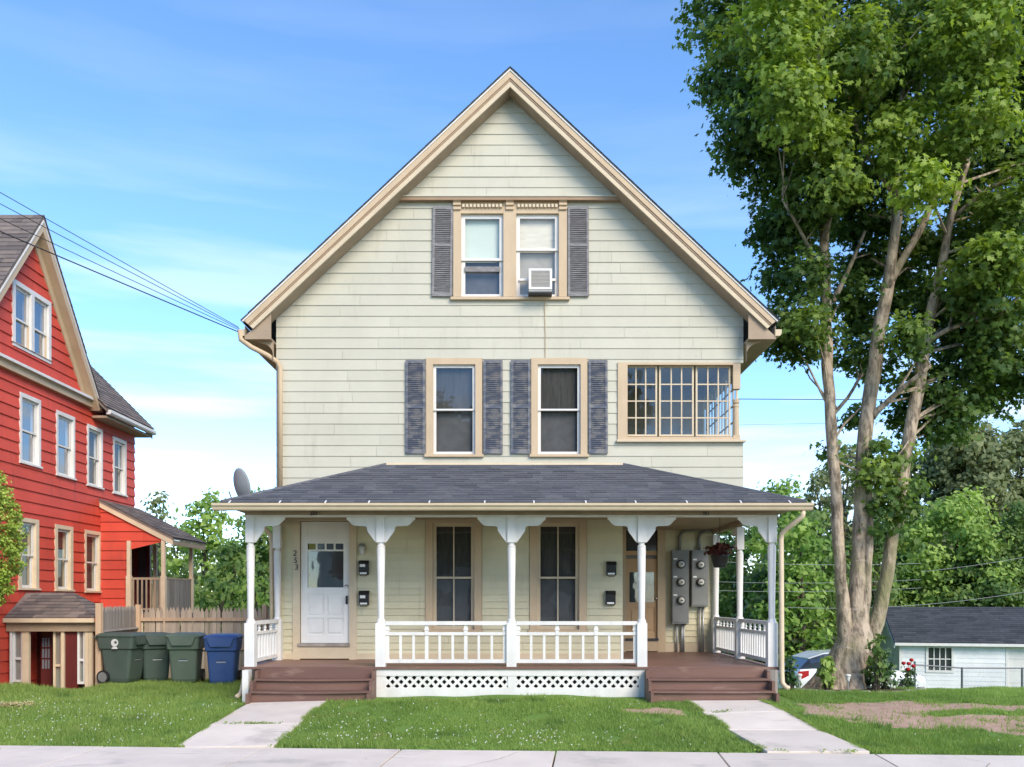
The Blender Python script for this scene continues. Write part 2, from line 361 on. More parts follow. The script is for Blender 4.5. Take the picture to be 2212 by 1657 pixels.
def shingles(mb, bl, br, tl, tr, ex=.14, tab=.3, th=.012, rg=rng):
    """courses of tabs over the quad; overlapping wedges"""
    bl, br, tl, tr = map(Vector, (bl, br, tl, tr))
    n = ((br - bl).cross(tl - bl))
    n.normalize()
    if n.z < 0: n = -n
    H = ((tl + tr) / 2 - (bl + br) / 2).length; rows = max(1, round(H / ex))
    for k in range(rows):
        f0, f1 = k / rows, min(1, (k + 1.06) / rows)
        a0, b0 = bl.lerp(tl, f0), br.lerp(tr, f0); a1, b1 = bl.lerp(tl, f1), br.lerp(tr, f1)
        W = (b0 - a0).length
        if W < .05: continue
        d = (b0 - a0).normalized(); x = -rg.uniform(0, tab)
        W1s, W1e = (a1 - a0).dot(d), (b1 - a0).dot(d)
        up = (a1 - a0) - d * W1s
        while x < W:
            wdt = tab * rg.uniform(.6, 1.25)
            xa, xb = max(0, x), min(W, x + wdt - .004)
            if xb - xa > .01:
                ya, yb = min(max(xa, W1s), W1e), max(min(xb, W1e), W1s)
                if yb < ya: yb = ya
                p = [a0 + d * xa, a0 + d * xb, a0 + up + d * yb, a0 + up + d * ya]
                h = th * rg.uniform(.8, 1.3); j = rg.uniform(-.004, .004)
                dn = -up.normalized() * j
                vs = p + [p[0] + n * h + dn, p[1] + n * h + dn, p[2] + n * .002, p[3] + n * .002]
                t = rg.choice([0.02, .15, .35, .6, 1.0]) if rg.random() < .75 else rg.random()
                mb.add(vs, [(4, 5, 6, 7), (0, 1, 5, 4), (1, 2, 6, 5), (3, 0, 4, 7)], max(.01, t))
            x += wdt
    return mb
def text_mesh(s, size, m, name, depth=.006):
    cu = bpy.data.curves.new(name, 'FONT'); cu.body = s; cu.size = size; cu.extrude = depth; cu.align_x = 'CENTER'; cu.align_y = 'CENTER'
    o = bpy.data.objects.new(name, cu); COL.objects.link(o)
    bpy.context.view_layer.update()
    me = bpy.data.meshes.new_from_object(o.evaluated_get(bpy.context.evaluated_depsgraph_get()))
    bpy.data.objects.remove(o); me.materials.clear(); me.materials.append(MATS[m]); return me

# ------------------------------------------------------------------ ground
def sstep(a, b, t): t = np.clip((t - a) / (b - a), 0, 1); return t * t * (3 - 2 * t)
def gz(x, y):
    x = np.asarray(x, float); y = np.asarray(y, float)
    front = -.2 + .2 * sstep(11.2, 14.4, y) + .05 * sstep(12.5, 14, y) * np.exp(-((x - 0) / 2.2) ** 4) * (y < 16)
    right = np.interp(y, [15.5, 18, 20, 24, 30, 38, 60, 150, 400], [0, -.12, -.42, -1.1, -1.6, -2.3, -2.8, -3.2, -3.2])
    midl = np.interp(y, [18.6, 20, 24, 40, 60, 150, 400], [-.04, -.15, -.6, -2.3, -2.8, -3.2, -3.2])
    farl = np.interp(y, [15.0, 16.6, 17.3, 18.4, 24, 40, 60, 150, 400], [0, .07, -.2, -.85, -1.1, -2.3, -2.8, -3.2, -3.2])
    wl = sstep(-8.2, -8.8, x) if False else np.clip((-8.25 - x) / .5, 0, 1)
    wm = np.clip((-3 - x) / 2, 0, 1)
    z = front + farl * wl + (1 - wl) * (midl * wm + right * (1 - wm))
    z = z + .012 * np.sin(2.1 * x + 1.3 * y) * np.clip((y - 11.5) / 2, 0, 1) + .01 * np.sin(5.3 * x - 3.1 * y) * np.clip((y - 11.5) / 2, 0, 1)
    return z
def edge_y(x): return 11.13 - .058 * x                    # back edge of the pavement
def in_walk(x, y):
    l = (x > -4.36) & (x < -3.04) & (y < 14.75)
    xr = 2.82 + (14.84 - y) * .085
    r = (x > xr - .03) & (x < xr + 1.29) & (y < 14.75)
    return l | r
def in_dirt(x, y):
    wob = .35 * np.sin(1.3 * x) + .18 * np.sin(3.1 * x + 1) + .1 * np.sin(7 * x)
    a = (x > 4.55 + .1 * np.sin(5 * y)) & (y > 12.25 + wob * .5 - .06 * np.maximum(x - 6, 0) + .9 * np.exp(-((x - 4.6) / .7) ** 2)) & (y < 14.55 + .35 * wob - .04 * (x - 5))
    isl = (np.abs(y - 13.45 - .1 * np.sin(2 * x)) < .2) & (x > 6.3) & (x < 8.0)
    b = ((x - 2.25) / .5) ** 2 + ((y - 13.6) / .28) ** 2 < 1 + .4 * np.sin(9 * x + 5 * y)
    return (a & ~isl) | b
gx = np.concatenate([np.linspace(-220, -24, 12), np.linspace(-22, 22, 177), np.linspace(24, 220, 12)])
gy = np.concatenate([np.linspace(-30, 9, 14), np.linspace(9.2, 26, 169), np.linspace(27, 60, 25), np.linspace(70, 380, 14)])
GX, GY = np.meshgrid(gx, gy); GZ = gz(GX, GY)
GZ = np.where(GY < edge_y(GX) + .12, -.30, GZ)
walkm = in_walk(GX - .1, GY) & in_walk(GX + .1, GY)
GZ = np.where(walkm, GZ - .09, GZ)
vv = np.stack([GX, GY, GZ], -1).reshape(-1, 3); nx_, ny_ = len(gx), len(gy)
ii = (np.arange(ny_ - 1)[:, None] * nx_ + np.arange(nx_ - 1)[None]).ravel()
qf = np.stack([ii, ii + 1, ii + 1 + nx_, ii + nx_], 1)
me = bpy.data.meshes.new('ground'); me.from_pydata(vv.tolist(), [], qf.tolist())
fc = vv[qf].mean(1)
dirt = sum(in_dirt(GX + .07 * math.cos(a), GY + .07 * math.sin(a)).astype(np.float32) for a in range(6)).ravel() / 6
straw_d = np.exp(-(((GX + 8.05) / .42) ** 2 + ((GY - 14.15) / .2) ** 2)).ravel()
a = me.attributes.new('dirt', 'FLOAT', 'POINT'); a.data.foreach_set('value', dirt)
me.polygons.foreach_set('use_smooth', [True] * len(me.polygons))
gm = bpy.data.materials.new('soil_and_turf'); gm.use_nodes = True
N = gm.node_tree.nodes; L = gm.node_tree.links; b = N['Principled BSDF']; b.inputs['Roughness'].default_value = .95; b.inputs['Specular IOR Level'].default_value = .1
at = N.new('ShaderNodeAttribute'); at.attribute_name = 'dirt'
tc = N.new('ShaderNodeTexCoord')
def nz(s, d=6):
    n = N.new('ShaderNodeTexNoise'); n.inputs['Scale'].default_value = s; n.inputs['Detail'].default_value = d; L.new(tc.outputs['Object'], n.inputs[0]); return n
def mixc(f, c1, c2):
    m = N.new('ShaderNodeMix'); m.data_type = 'RGBA'; L.new(f, m.inputs[0])
    for i, c in ((6, c1), (7, c2)):
        if isinstance(c, tuple): m.inputs[i].default_value = (*c, 1)
        else: L.new(c, m.inputs[i])
    return m.outputs[2]
g1 = mixc(nz(1.2).outputs[0], (.11, .20, .045), (.17, .28, .06)); d1 = mixc(nz(5, 9).outputs[0], (.33, .21, .15), (.58, .41, .31))
mth = N.new('ShaderNodeMath'); mth.operation = 'ADD'; L.new(at.outputs['Fac'], mth.inputs[0])
nzz = nz(9); sb = N.new('ShaderNodeMath'); sb.operation = 'MULTIPLY_ADD'; sb.inputs[1].default_value = .9; sb.inputs[2].default_value = -.45; L.new(nzz.outputs[0], sb.inputs[0]); L.new(sb.outputs[0], mth.inputs[1])
mr = N.new('ShaderNodeMapRange'); mr.inputs[1].default_value = .4; mr.inputs[2].default_value = .6; L.new(mth.outputs[0], mr.inputs[0])
L.new(mixc(mr.outputs[0], g1, d1), b.inputs['Base Color'])
bp = N.new('ShaderNodeBump'); bp.inputs['Strength'].default_value = .8; bp.inputs['Distance'].default_value = .02; L.new(nz(26, 8).outputs[0], bp.inputs['Height']); L.new(bp.outputs[0], b.inputs['Normal'])
me.materials.append(gm)
go = link('ground', me); go['kind'] = 'structure'

# pavement slabs, walkways, kerb, road
pav = MB()
pav.add([(-60, edge_y(-60), -.285), (60, edge_y(60), -.285), (60, 9.0, -.285), (-60, 9.0, -.285)], [(0, 3, 2, 1)])
pavement = struct('pavement', pav, 'bark_dark')
jx = [-16.6, -14.7, -12.8, -10.9, -9.05, -7.15, -5.25, -3.15, -1.4, .55, 2.55, 4.45, 6.4, 8.3, 10.2, 12.1, 14, 15.9]
for a_, b_ in zip(jx, jx[1:]):
    g = .012; m_ = MB(); y1a, y1b = edge_y(a_), edge_y(b_); sk = .10
    zt = -.20 + rng.uniform(-.004, .004); y0 = 9.3
    A = a_ + g; B = b_ - g; sh = -.16
    bot = [(A + sh, y0, -.284), (B + sh, y0, -.284), (B, y1b, -.284), (A, y1a, -.284)]
    e = .003
    top = [(A + sh + e, y0 + e, zt), (B + sh - e, y0 + e, zt), (B - e, y1b - e, zt), (A + e, y1a - e, zt)]
    mid = [(A + sh, y0, zt - e), (B + sh, y0, zt - e), (B, y1b, zt - e), (A, y1a, zt - e)]
    m_.loft([bot, mid, top]); part('slab', m_, 'concrete', pavement)
wk = MB(); wk.box(-4.3, -3.1, 11.5, 14.6, -.34, -.335); path_l = struct('left_path', wk, 'bark_dark')
wk = MB(); wk.box(3.0, 4.2, 11.2, 14.6, -.34, -.335); path_r = struct('right_path', wk, 'bark_dark')
def slab(parent, c4, th=.12, up=.02):
    z = [float(gz(x, y)) + up for x, y in c4]
    e = .004; cx_ = sum(p[0] for p in c4) / 4; cy_ = sum(p[1] for p in c4) / 4
    bot = [(x, y, zz - th) for (x, y), zz in zip(c4, z)]; mid = [(x, y, zz - e) for (x, y), zz in zip(c4, z)]
    top = [(x + e * (1 if x < cx_ else -1), y + e * (1 if y < cy_ else -1), zz) for (x, y), zz in zip(c4, z)]
    part('slab', MB().loft([bot, mid, top]), 'concrete', parent)
yl = [edge_y(-3.7) + .03, 12.76, 14.62]
for a_, b_ in zip(yl, yl[1:]): slab(path_l, [(-4.33, a_ + .01), (-3.06, a_ + .01), (-3.06, b_ - .01), (-4.33, b_ - .01)])
yr = [edge_y(3.8) + .03, 12.35, 13.55, 14.62]
for a_, b_ in zip(yr, yr[1:]):
    xa, xb = 2.82 + (14.84 - a_) * .085, 2.82 + (14.84 - b_) * .085
    slab(path_r, [(xa, a_ + .01), (xa + 1.26, a_ + .01), (xb + 1.26, b_ - .01), (xb, b_ - .01)])
struct('kerb', box(-60, 60, 6.6, 6.8, -.45, -.21), 'concrete')
struct('road', box(-90, 90, -7, 6.59, -.5, -.29), 'asphalt')

# ------------------------------------------------------------------ the cream house
DW, DP, DE, DR, DB = 17.1, 15.3, 14.75, 16.65, 19.6       # front wall, porch posts, porch eave, gable rake, recessed wall
XL, XR, XM = -4.54, 4.455, -.035
house = thing('gabled_house', 'cream clapboard two family house with front gable, tan trim and full width white porch', 'house', (0, DW, 0))
fw = Pl((0, DW, 0), (1, 0, 0), (0, -1, 0))
APZ, SLP = 11.67, .94
def roofz(x): return APZ - SLP * abs(x - XM)
ROOFT = .36                                               # fascia depth measured vertically
hx = lambda x: px(x, DW)
hz = lambda y: pz(y, DW)
# --- openings in the front wall (outer casing for boards)
W2 = [(hx(935.5), hx(1027), hz(981), hz(788)), (hx(1162), hx(1254), hz(981), hz(788))]
W1 = [(hx(935), hx(1025), hz(1359), hz(1130)), (hx(1160), hx(1251), hz(1359), hz(1130))]
GA = (hx(979.5), hx(1224.5), hz(649), hz(438))
SP = (hx(1334), XR + .2, hz(951), hz(784))
DO = (hx(633), hx(771), .5, 3.3)
holes_up = [(u0 - .135, u1 + .135, v0 - .05, v1 + .12) for (u0, u1, v0, v1) in W2] + [GA, SP]
def lim_up(z):
    t = APZ - ROOFT + .1
    h = max(0., (t - z) / SLP)
    return max(XL, XM - h), min(XR, XM + h)
BELT = hz(432)
siding(house, fw, 3.42, BELT, .2075, lim_up, holes_up, 'siding_cream', 2.6, 165, 'upper_wall', seed=3)
def fw2_lim(z): a, b_ = lim_up(z); return a, b_
fw2 = Pl((0, DW - .055, 0), (1, 0, 0), (0, -1, 0))
siding(house, fw2, BELT + .005, APZ - ROOFT + .05, .2045, fw2_lim, [], 'siding_cream', 2.4, 25, 'gable_wall', seed=5)
holes_dn = [(u0 - .145, u1 + .145, v0 - .05, 3.3) for (u0, u1, v0, v1) in W1] + [DO]
siding(house, fw, .60, 3.24, .132, lambda z: (hx(609), 2.13), holes_dn, 'siding_yellow', 3.0, 80, 'lower_wall', thick=.019, seed=9)
# recess behind the right door
rw = Pl((0, DB, 0), (1, 0, 0), (0, -1, 0))
D2 = (px(1340, DB), px(1437, DB), .5, 3.3)
siding(house, rw, .62, 3.24, .132, lambda z: (2.13, 4.42), [D2], 'siding_yellow', 3.0, 30, 'recess_wall', thick=.019, seed=12)
sidem = MB().box(1.9, 2.128, DW + .03, DB + .05, .3, 3.3); part('recess_return', sidem, 'siding_yellow', house)
# other walls, floors, ceiling of the body
bd = MB()
bd.box(XL, XL + .12, DW + .01, 28, -.6, 6.95)
bd.box(XR - .12, XR, DB + .02, 28, -.6, 3.3); bd.box(XR - .12, XR, DW + .6, 28, 3.31, hz(951) - .02); bd.box(XR - .12, XR, DB + .9, 28, hz(951) - .019, hz(784)); bd.box(XR - .12, XR, DW + .01, 28, hz(784) + .001, 6.95)
bd.box(XL, XR, 27.9, 28.02, -.6, 6.95)
part('side_wall', bd, 'siding_cream', house)
fl = MB(); fl.box(XL + .13, XR - .13, DW + .2, 27.8, .30, .52); fl.box(XL + .13, XR - .13, DW + .14, 27.8, 3.34, 3.6); fl.box(XL + .13, XR - .13, DW + .2, 27.8, 6.5, 6.7)
fl.box(2.0, 2.1, DW + .2, DB + 1.5, 3.61, 6.49)            # partition beside the sleeping porch
fl.box(2.1, XR - .13, DB + .5, DB + .6, 3.61, 6.49)
part('floor_slab', fl, 'room', house)
# --- main roof
rf = MB()
for s in (-1, 1):
    xe = XM + s * 5.02
    t = .06
    P = [(XM, APZ), (xe, roofz(xe)), (xe, roofz(xe) - t), (XM, APZ - t)]
    rf.prism(P, DR + .04, 28.4, 'y')
roof = part('roof', rf, 'shingle_dark', house)
sh = MB()
for s in (-1, 1):
    xe = XM + s * 5.05; ye = DR - .05
    a_, b_ = (xe, ye, roofz(xe) + .004), (xe, 28.4, roofz(xe) + .004); c_, d_ = (XM, ye, APZ + .004), (XM, 28.4, APZ + .004)
    shingles(sh, a_, b_, c_, d_, .2, .5, .006)
o = part('shingles', sh, 'shingle_dark', roof); o['kind'] = 'stuff'
def rake(off0, off1, y0, y1, m, name, x_out=5.0):           # board following the gable, vertical offsets below the roof line
    mb = MB()
    for s in (-1, 1):
        k = .0 
        xo0 = XM + s * (x_out - off0 * .55); xo1 = XM + s * (x_out - off1 * .55)
        poly = [(XM, APZ - off0), (xo0, roofz(xo0) - off0), (xo1, roofz(xo1) - off1), (XM, APZ - off1)]
        mb.prism(poly if s > 0 else poly, y0, y1, 'y')
    return part(name, mb, m, roof)
rake(-.004, .024, DR - .04, DR + .03, 'shingle_dark', 'shingle_edge', 5.05)
rake(.0245, .06, DR - .03, DR + .03, 'white_paint', 'drip_edge', 5.04)
rake(.0605, .19, DR - .015, DR + .04, 'trim_tan', 'rake_board', 5.02)
rake(.191, .235, DR + .0, DR + .045, 'trim_brown', 'rake_moulding', 5.02)
rake(.236, .345, DR + .012, DR + .05, 'trim_light', 'rake_board', 5.02)
rake(.30, .345, DR + .051, DW - .03, 'soffit_tan', 'rake_soffit', 5.0)
# eave boxes at both sides, gutters
for s in (-1, 1):
    ev = MB(); gt = MB()
    xw = XL if s < 0 else XR; xo = XM + s * 5.0
    zz = roofz(xo) - .34
    ev.box(min(xw, xo), max(xw, xo), DR + .06, 28.2, zz - .03, zz)
    ev.box(xo - .012 if s > 0 else xo, xo if s > 0 else xo + .012, DR + .06, 28.2, zz + .001, zz + .22)
    part('eave_return', MB().prism([(xw, zz + .001), (xo, zz + .001), (xo, zz + .03), (xw, roofz(xw) - .35)], DR + .07, DR + .09, 'y'), 'soffit_tan', roof)
    # curved cornice return
    arc = [(xw + s * .002, zz - .031), (xw + s * .30, zz - .031)] + [(xw + s * (.30 - .30 * math.sin(a)), zz - .031 - .22 * (1 - math.cos(a)) - .02) for a in np.linspace(.15, 1.4, 7)] + [(xw + s * .002, zz - .40)]
    ev.prism(arc, DR + .2, DR + .28, 'y')
    for (dx, c0) in ((0, 0),):
        x0, x1 = (xo + .005, xo + .12) if s > 0 else (xo - .12, xo - .005)
        z0 = roofz(xo) - .30
        gt.prism([(x0, z0 + .12), (x0, z0), (x1 - .03 if s > 0 else x1, z0), (x1, z0 + .05 if s > 0 else z0), (x1, z0 + .12)] if s > 0 else
                 [(x1, z0 + .12), (x1, z0), (x0 + .03, z0), (x0, z0 + .05), (x0, z0 + .12)], DR + .08, 28.2, 'y')
    part('eave_soffit', ev, 'soffit_tan', roof); part('gutter', gt, 'trim_light', roof)
# --- belt course and the window pair in the gable
bl_ = MB(); fw.box(bl_, hx(860), hx(1347), BELT - .055, BELT + .004, -.01, .13); part('belt_course', bl_, 'trim_brown', house)
bl_ = MB(); fw.box(bl_, hx(858), hx(1349), BELT + .005, BELT + .03, -.01, .145); part('belt_cap', bl_, 'siding_cream', house)
gw = MB()
GU = [hx(979.5), hx(996), hx(1087.5), hx(1115), hx(1207), hx(1224.5)]
GV = (hz(642), hz(463), hz(449))
for a_, b_ in ((0, 1), (2, 3), (4, 5)): fw.box(gw, GU[a_], GU[b_], GV[0] - .02, GV[2] + .1, -.015, .05)
for a_, b_ in ((1, 2), (3, 4)): fw.box(gw, GU[a_], GU[b_], GV[1], GV[2] + .0, -.015, .045)
for a_, b_ in ((1, 2), (3, 4)): fw.box(gw, GU[a_], GU[b_], GV[2] + .001, BELT - .056, -.015, .03)
pairc = part('window_pair_casing', gw, 'trim_tan', house)
for uc in ((GU[0] + GU[1]) / 2, (GU[2] + GU[3]) / 2, (GU[4] + GU[5]) / 2):
    bm = MB()
    prof = [(.05, -.16), (.085, -.16), (.085, -.115), (.065, -.105), (.065, -.085), (.10, -.08), (.10, -.04), (.075, -.03), (.12, -.001), (.05, -.001)]
    for i in range(1): bm.prism([(DW - n_, BELT - .056 + v_) for n_, v_ in prof], uc - .075, uc + .075, 'x')
    part('bracket', bm, 'trim_tan', pairc)
dn = MB().box(-.022, .022, -.06, 0, -.03, .03).mesh('dentil', 'trim_light')
for a_, b_ in ((1, 2), (3, 4)):
    n_ = 11
    for k in range(n_):
        u = GU[a_] + .05 + (GU[b_] - GU[a_] - .1) * k / (n_ - 1)
        link('dentil', dn, pairc, (u, DW - .031, BELT - .145))
sl_ = MB(); fw.box(sl_, GU[0] - .05, GU[5] + .05, GV[0] - .07, GV[0] - .021, -.015, .09); part('sill', sl_, 'trim_tan', pairc)
window(house, fw, GU[1], GU[2], GV[0], GV[1] - .002, casing=False, split=.46, shade_up='blind_mint', shade_lo='screen_grey', fr=.075, sill=.001)
w_r = window(house, fw, GU[3], GU[4], GV[0], GV[1] - .002, casing=False, split=.58, shade_up='curtain_cream', shade_lo='shade_beige', fr=.07, sill=.001)
lb = MB(); fw.box(lb, GU[1] + .07, GU[2] - .07, hz(586), hz(575), -.052, -.02); part('raised_sash_rail', lb, 'shutter_grey', house)
acs = MB(); fw.box(acs, GU[3] + .06, GU[4] - .06, hz(606), hz(601), -.05, -.012); part('sash_rail', acs, 'white_vinyl', w_r)
# --- second floor windows
for (u0, u1, v0, v1) in W2: window(house, fw, u0, u1, v0, v1, trim=.13, head=.12, sill=.05, split=.5, shade_up='curtain_dark', shade_lo='screen_grey')
# first floor windows
for (u0, u1, v0, v1) in W1: window(house, fw, u0, u1, v0, v1, trim=.14, head=.14, sill=.05, split=.485, muntin=True, fr=.065, sash_m='trim_light', shade_up='curtain_dark', shade_lo='screen_grey', trim_m='trim_tan')
# --- shutters: frame with louvres
def shutter(u0, u1, v0, v1, m, tilt=0., mid=.5):
    mb = MB(); n0 = .03; n1 = .062
    uc, vc = (u0 + u1) / 2, (v0 + v1) / 2; W, H = (u1 - u0) / 2, (v1 - v0) / 2
    b_ = lambda a, c, d, e, f, g: mb.box(a, c, -g, -f, d, e)
    st = .045
    b_(-W, -W + st, -H, H, n0, n1); b_(W - st, W, -H, H, n0, n1)
    vm = -H + 2 * H * mid
    for z, t in ((-H, .07), (H - .06, .06), (vm - .025, .05)): b_(-W + st + .0005, W - st - .0005, z, z + t, n0, n1 - .001)
    for (za, zb) in ((-H + .07, vm - .025), (vm + .025, H - .06)):
        n_ = max(3, int((zb - za) / .036))
        for k in range(n_):
            z = za + (zb - za) * (k + .5) / n_
            mb.add([(-W + st, -n0 - .006, z + .02), (W - st, -n0 - .006, z + .02), (W - st, -n1 + .004, z - .012), (-W + st, -n1 + .004, z - .012)], [(0, 1, 2, 3)])
            mb.add([(-W + st, -n0 - .004, z + .016), (W - st, -n0 - .004, z + .016), (W - st, -n1 + .006, z - .018), (-W + st, -n1 + .006, z - .018)], [(3, 2, 1, 0)])
    b_(-W + st, W - st, -H + .05, H - .05, n0 - .004, n0 + .002)
    part('shutter', mb, m, house, (uc, DW, vc), (0, R(tilt), 0))
shutter(hx(934.5), hx(978), hz(642), hz(448.5), 'shutter_grey', .8, .57)
shutter(hx(1226), hx(1271.5), hz(642), hz(448.5), 'shutter_grey', -.2, .57)
for a_, b_ in ((876.8, 918.5), (1044.5, 1086), (1103.8, 1145.3), (1271, 1312)):
    shutter(hx(a_), hx(b_), hz(981), hz(779.5), 'shutter_blue', rng.uniform(-.25, .25), .5)
# --- glazed sleeping porch on the upper right corner
spm = MB()
fw.box(spm, hx(1334), hx(1355), hz(951), hz(784), -.02, .045)
fw.box(spm, hx(1355), hx(1583), hz(789), hz(784), -.02, .035)
fw.box(spm, hx(1355), hx(1583), hz(951), hz(944), -.16, .02)
spc = part('sleeping_porch_casing', spm, 'trim_tan', house)
s_ = MB(); fw.box(s_, hx(1331), XR + .03, hz(956), hz(951) - .001, -.02, .10); part('sill', s_, 'trim_light', spc)
ww = MB(); fw.box(ww, hx(1334), XR + .045, hz(1062), hz(957), -.0, .03)
co = MB(); yc = DW + .06; xc = hx(1591.5)
co.box(xc - .07, xc + .07, yc - .07, yc + .07, hz(840), hz(785))
co.lathe([(0, .065), (.62, .058), (.66, .07), (.69, .045), (.72, .07), (.78, .075)], 12, (xc, yc, hz(950)))
co.box(xc - .068, xc + .068, yc - .068, yc + .068, hz(951) + .001, hz(940))
part('corner_column', co, 'trim_tan', house)
def casement(pl, u0, u1, v0, v1, cols, rows, n0):
    f = MB(); fr = .035; pl.frame(f, u0, u1, v0, v1, fr, fr, fr, fr, n0 - .035, n0)
    ui = [u0 + fr + (u1 - u0 - 2 * fr) * k / cols for k in range(cols + 1)]; vi = [v0 + fr + (v1 - v0 - 2 * fr) * k / rows for k in range(rows + 1)]
    for u in ui[1:-1]: pl.box(f, u - .012, u + .012, v0 + fr, v1 - fr, n0 - .028, n0 - .004)
    for v in vi[1:-1]: pl.box(f, u0 + fr, u1 - fr, v - .012, v + .012, n0 - .026, n0 - .006)
    wd = part('casement_window', f, 'trim_light', house)
    for i in range(cols):
        for j in range(rows):
            g = MB(); t = rng.uniform(-.001, .001)
            g.add([pl.p(ui[i], vi[j], n0 - .018), pl.p(ui[i + 1], vi[j], n0 - .018 + t), pl.p(ui[i + 1], vi[j + 1], n0 - .018 + t), pl.p(ui[i], vi[j + 1], n0 - .018)], [(0, 1, 2, 3)])
            part('pane', g, 'glass', wd)
for a_, b_ in ((1350, 1421), (1425, 1500.5), (1504.5, 1580)): casement(fw, hx(a_), hx(b_), hz(941), hz(788), 3, 4, -.07)
sp2 = Pl((XR - .05, 0, 0), (0, 1, 0), (1, 0, 0))
for k in range(3): casement(sp2, DW + .2 + k * .93, DW + .2 + k * .93 + .9, hz(941), hz(788), 3, 4, 0)
# --- door on the left
dm = MB()
fw.box(dm, DO[0], hx(648.5), .54, 3.28, -.02, .04); fw.box(dm, hx(755), DO[1], .54, 3.28, -.02, .04)
fw.box(dm, hx(648.5), hx(755), .56, hz(1396), -.02, .035)
fw.box(dm, hx(648.5), hx(755), hz(1126), 3.28, -.02, .035)
dcs = part('door_casing', dm, 'trim_light', house)
th_ = MB(); fw.box(th_, hx(645), hx(757), hz(1396) + .001, hz(1389.5), -.08, .07); part('threshold', th_, 'grey_wood', dcs)
dr = MB(); du0, du1, dv0, dv1 = hx(649.5), hx(754), hz(1389), hz(1127)
gu0, gu1 = hx(664), hx(741.5)
st = .03
fw.box(dr, du0, gu0, dv0, dv1, -.07, -.02); fw.box(dr, gu1, du1, dv0, dv1, -.07, -.02)
for v_a, v_b in ((dv0, hz(1372)), (hz(1283), hz(1269)), (hz(1190.5), hz(1187)), (hz(1174), hz(1158)), (hz(1131), dv1)): fw.box(dr, gu0, gu1, v_a, v_b, -.07, -.02)
fw.box(dr, gu0, gu1, hz(1372), hz(1283), -.07, -.042)
fw.box(dr, gu0, gu1, hz(1158), hz(1131), -.07, -.035)
um = (gu0 + gu1) / 2
for (ua, ub) in ((gu0 + .012, um - .03), (um + .03, gu1 - .012)):
    for (va, vb) in ((hz(1369), hz(1335)), (hz(1329), hz(1286))): fw.box(dr, ua + .03, ub - .03, va + .02, vb - .02, -.0419, -.024)
fw.box(dr, um - .03, um + .03, hz(1372), hz(1283), -.0415, -.021)
fw.box(dr, gu0, um - .03, hz(1335), hz(1329), -.0415, -.0215); fw.box(dr, um + .03, gu1, hz(1335), hz(1329), -.0415, -.0215)
pw = (gu1 - gu0) / 4
for k in range(1, 4): fw.box(dr, gu0 + pw * k - .017, gu0 + pw * k + .017, hz(1187), hz(1174), -.065, -.022)
door = part('front_door', dr, 'door_white', house); door['label'] = 'white panelled front door with glazed upper half'
for k in range(4):
    g = MB(); fw.box(g, gu0 + pw * k + .017, gu0 + pw * (k + 1) - .017, hz(1187), hz(1174), -.052, -.046); part('pane', g, 'stained_olive' if k == 0 else 'window_dark', door)
g = MB(); fw.box(g, gu0, gu1, hz(1269), hz(1190.5), -.05, -.046); part('pane', g, 'glass', door)
g = MB(); fw.box(g, gu0, gu1, hz(1269), hz(1190.5), -.11, -.10); part('door_curtain', g, 'curtain_dark', door)
k_ = MB().lathe([(0, .012), (-.03, .012), (-.04, .03), (-.065, .026), (-.07, .0)], 12, (hx(748.5), DW + .02, hz(1266)), 'y').smooth(); part('knob', k_, 'chrome', door)
k_ = MB(); fw.box(k_, hx(746.5), hx(751), hz(1305), hz(1287), -.02, -.002); fw.box(k_, hx(747.5), hx(750), hz(1302), hz(1290), -.0019, .03); part('handle', k_, 'black_paint', door)
me_ = [text_mesh(c, .155, 'metal_dark', 'house_number') for c in '253']
for i, (x_, y_) in enumerate(((637.5, 1196), (639, 1211.5), (641, 1226))):
    link('house_number', me_[i], house, (hx(x_ + 1), DW - .047, hz(y_)), (R(90), R(6), 0))
# --- door in the recess
qx = lambda x: px(x, DB)
qz = lambda y: pz(y, DB)
dm = MB(); rw.box(dm, qx(1340), qx(1352), .54, 3.26, -.02, .04); rw.box(dm, qx(1420), qx(1437), .54, 3.26, -.02, .04)
rw.box(dm, qx(1352), qx(1420), .56, qz(1384), -.02, .035); rw.box(dm, qx(1352), qx(1420), qz(1143), 3.26, -.02, .035)
dc2 = part('door_casing', dm, 'trim_tan', house)
th_ = MB(); rw.box(th_, qx(1350), qx(1422), qz(1384) + .001, qz(1379), -.08, .06); part('threshold', th_, 'metal_dark', dc2)
d2 = MB(); a0, a1, g0, g1_ = qx(1352.5), qx(1419.5), qx(1360), qx(1414)
rw.box(d2, a0, g0, qz(1379), qz(1207), -.07, -.02); rw.box(d2, g1_, a1, qz(1379), qz(1207), -.07, -.02)
for va, vb in ((qz(1379), qz(1366)), (qz(1312), qz(1301)), (qz(1236), qz(1207))): rw.box(d2, g0, g1_, va, vb, -.07, -.02)
rw.box(d2, g0, g1_, qz(1366), qz(1312), -.07, -.04); rw.box(d2, g0 + .05, g1_ - .05, qz(1360), qz(1318), -.0399, -.022)
rw.box(d2, a0, a1, qz(1199), qz(1190), -.07, -.02)
door2 = part('front_door', d2, 'door_tan', house); door2['label'] = 'tan front door with dark glass in the recessed entry'
g = MB(); rw.box(g, g0, g1_, qz(1301), qz(1236), -.05, -.046); part('pane', g, 'glass', door2)
g = MB(); rw.box(g, a0, a1, qz(1190), qz(1143), -.05, -.046); part('pane', g, 'window_dark', door2)
g = MB(); rw.box(g, a0, a1, qz(1207), qz(1199), -.05, -.046); part('pane', g, 'shutter_grey', door2)
g = MB(); rw.box(g, g0, g1_, qz(1301), qz(1236), -.11, -.10); part('door_curtain', g, 'curtain_dark', door2)
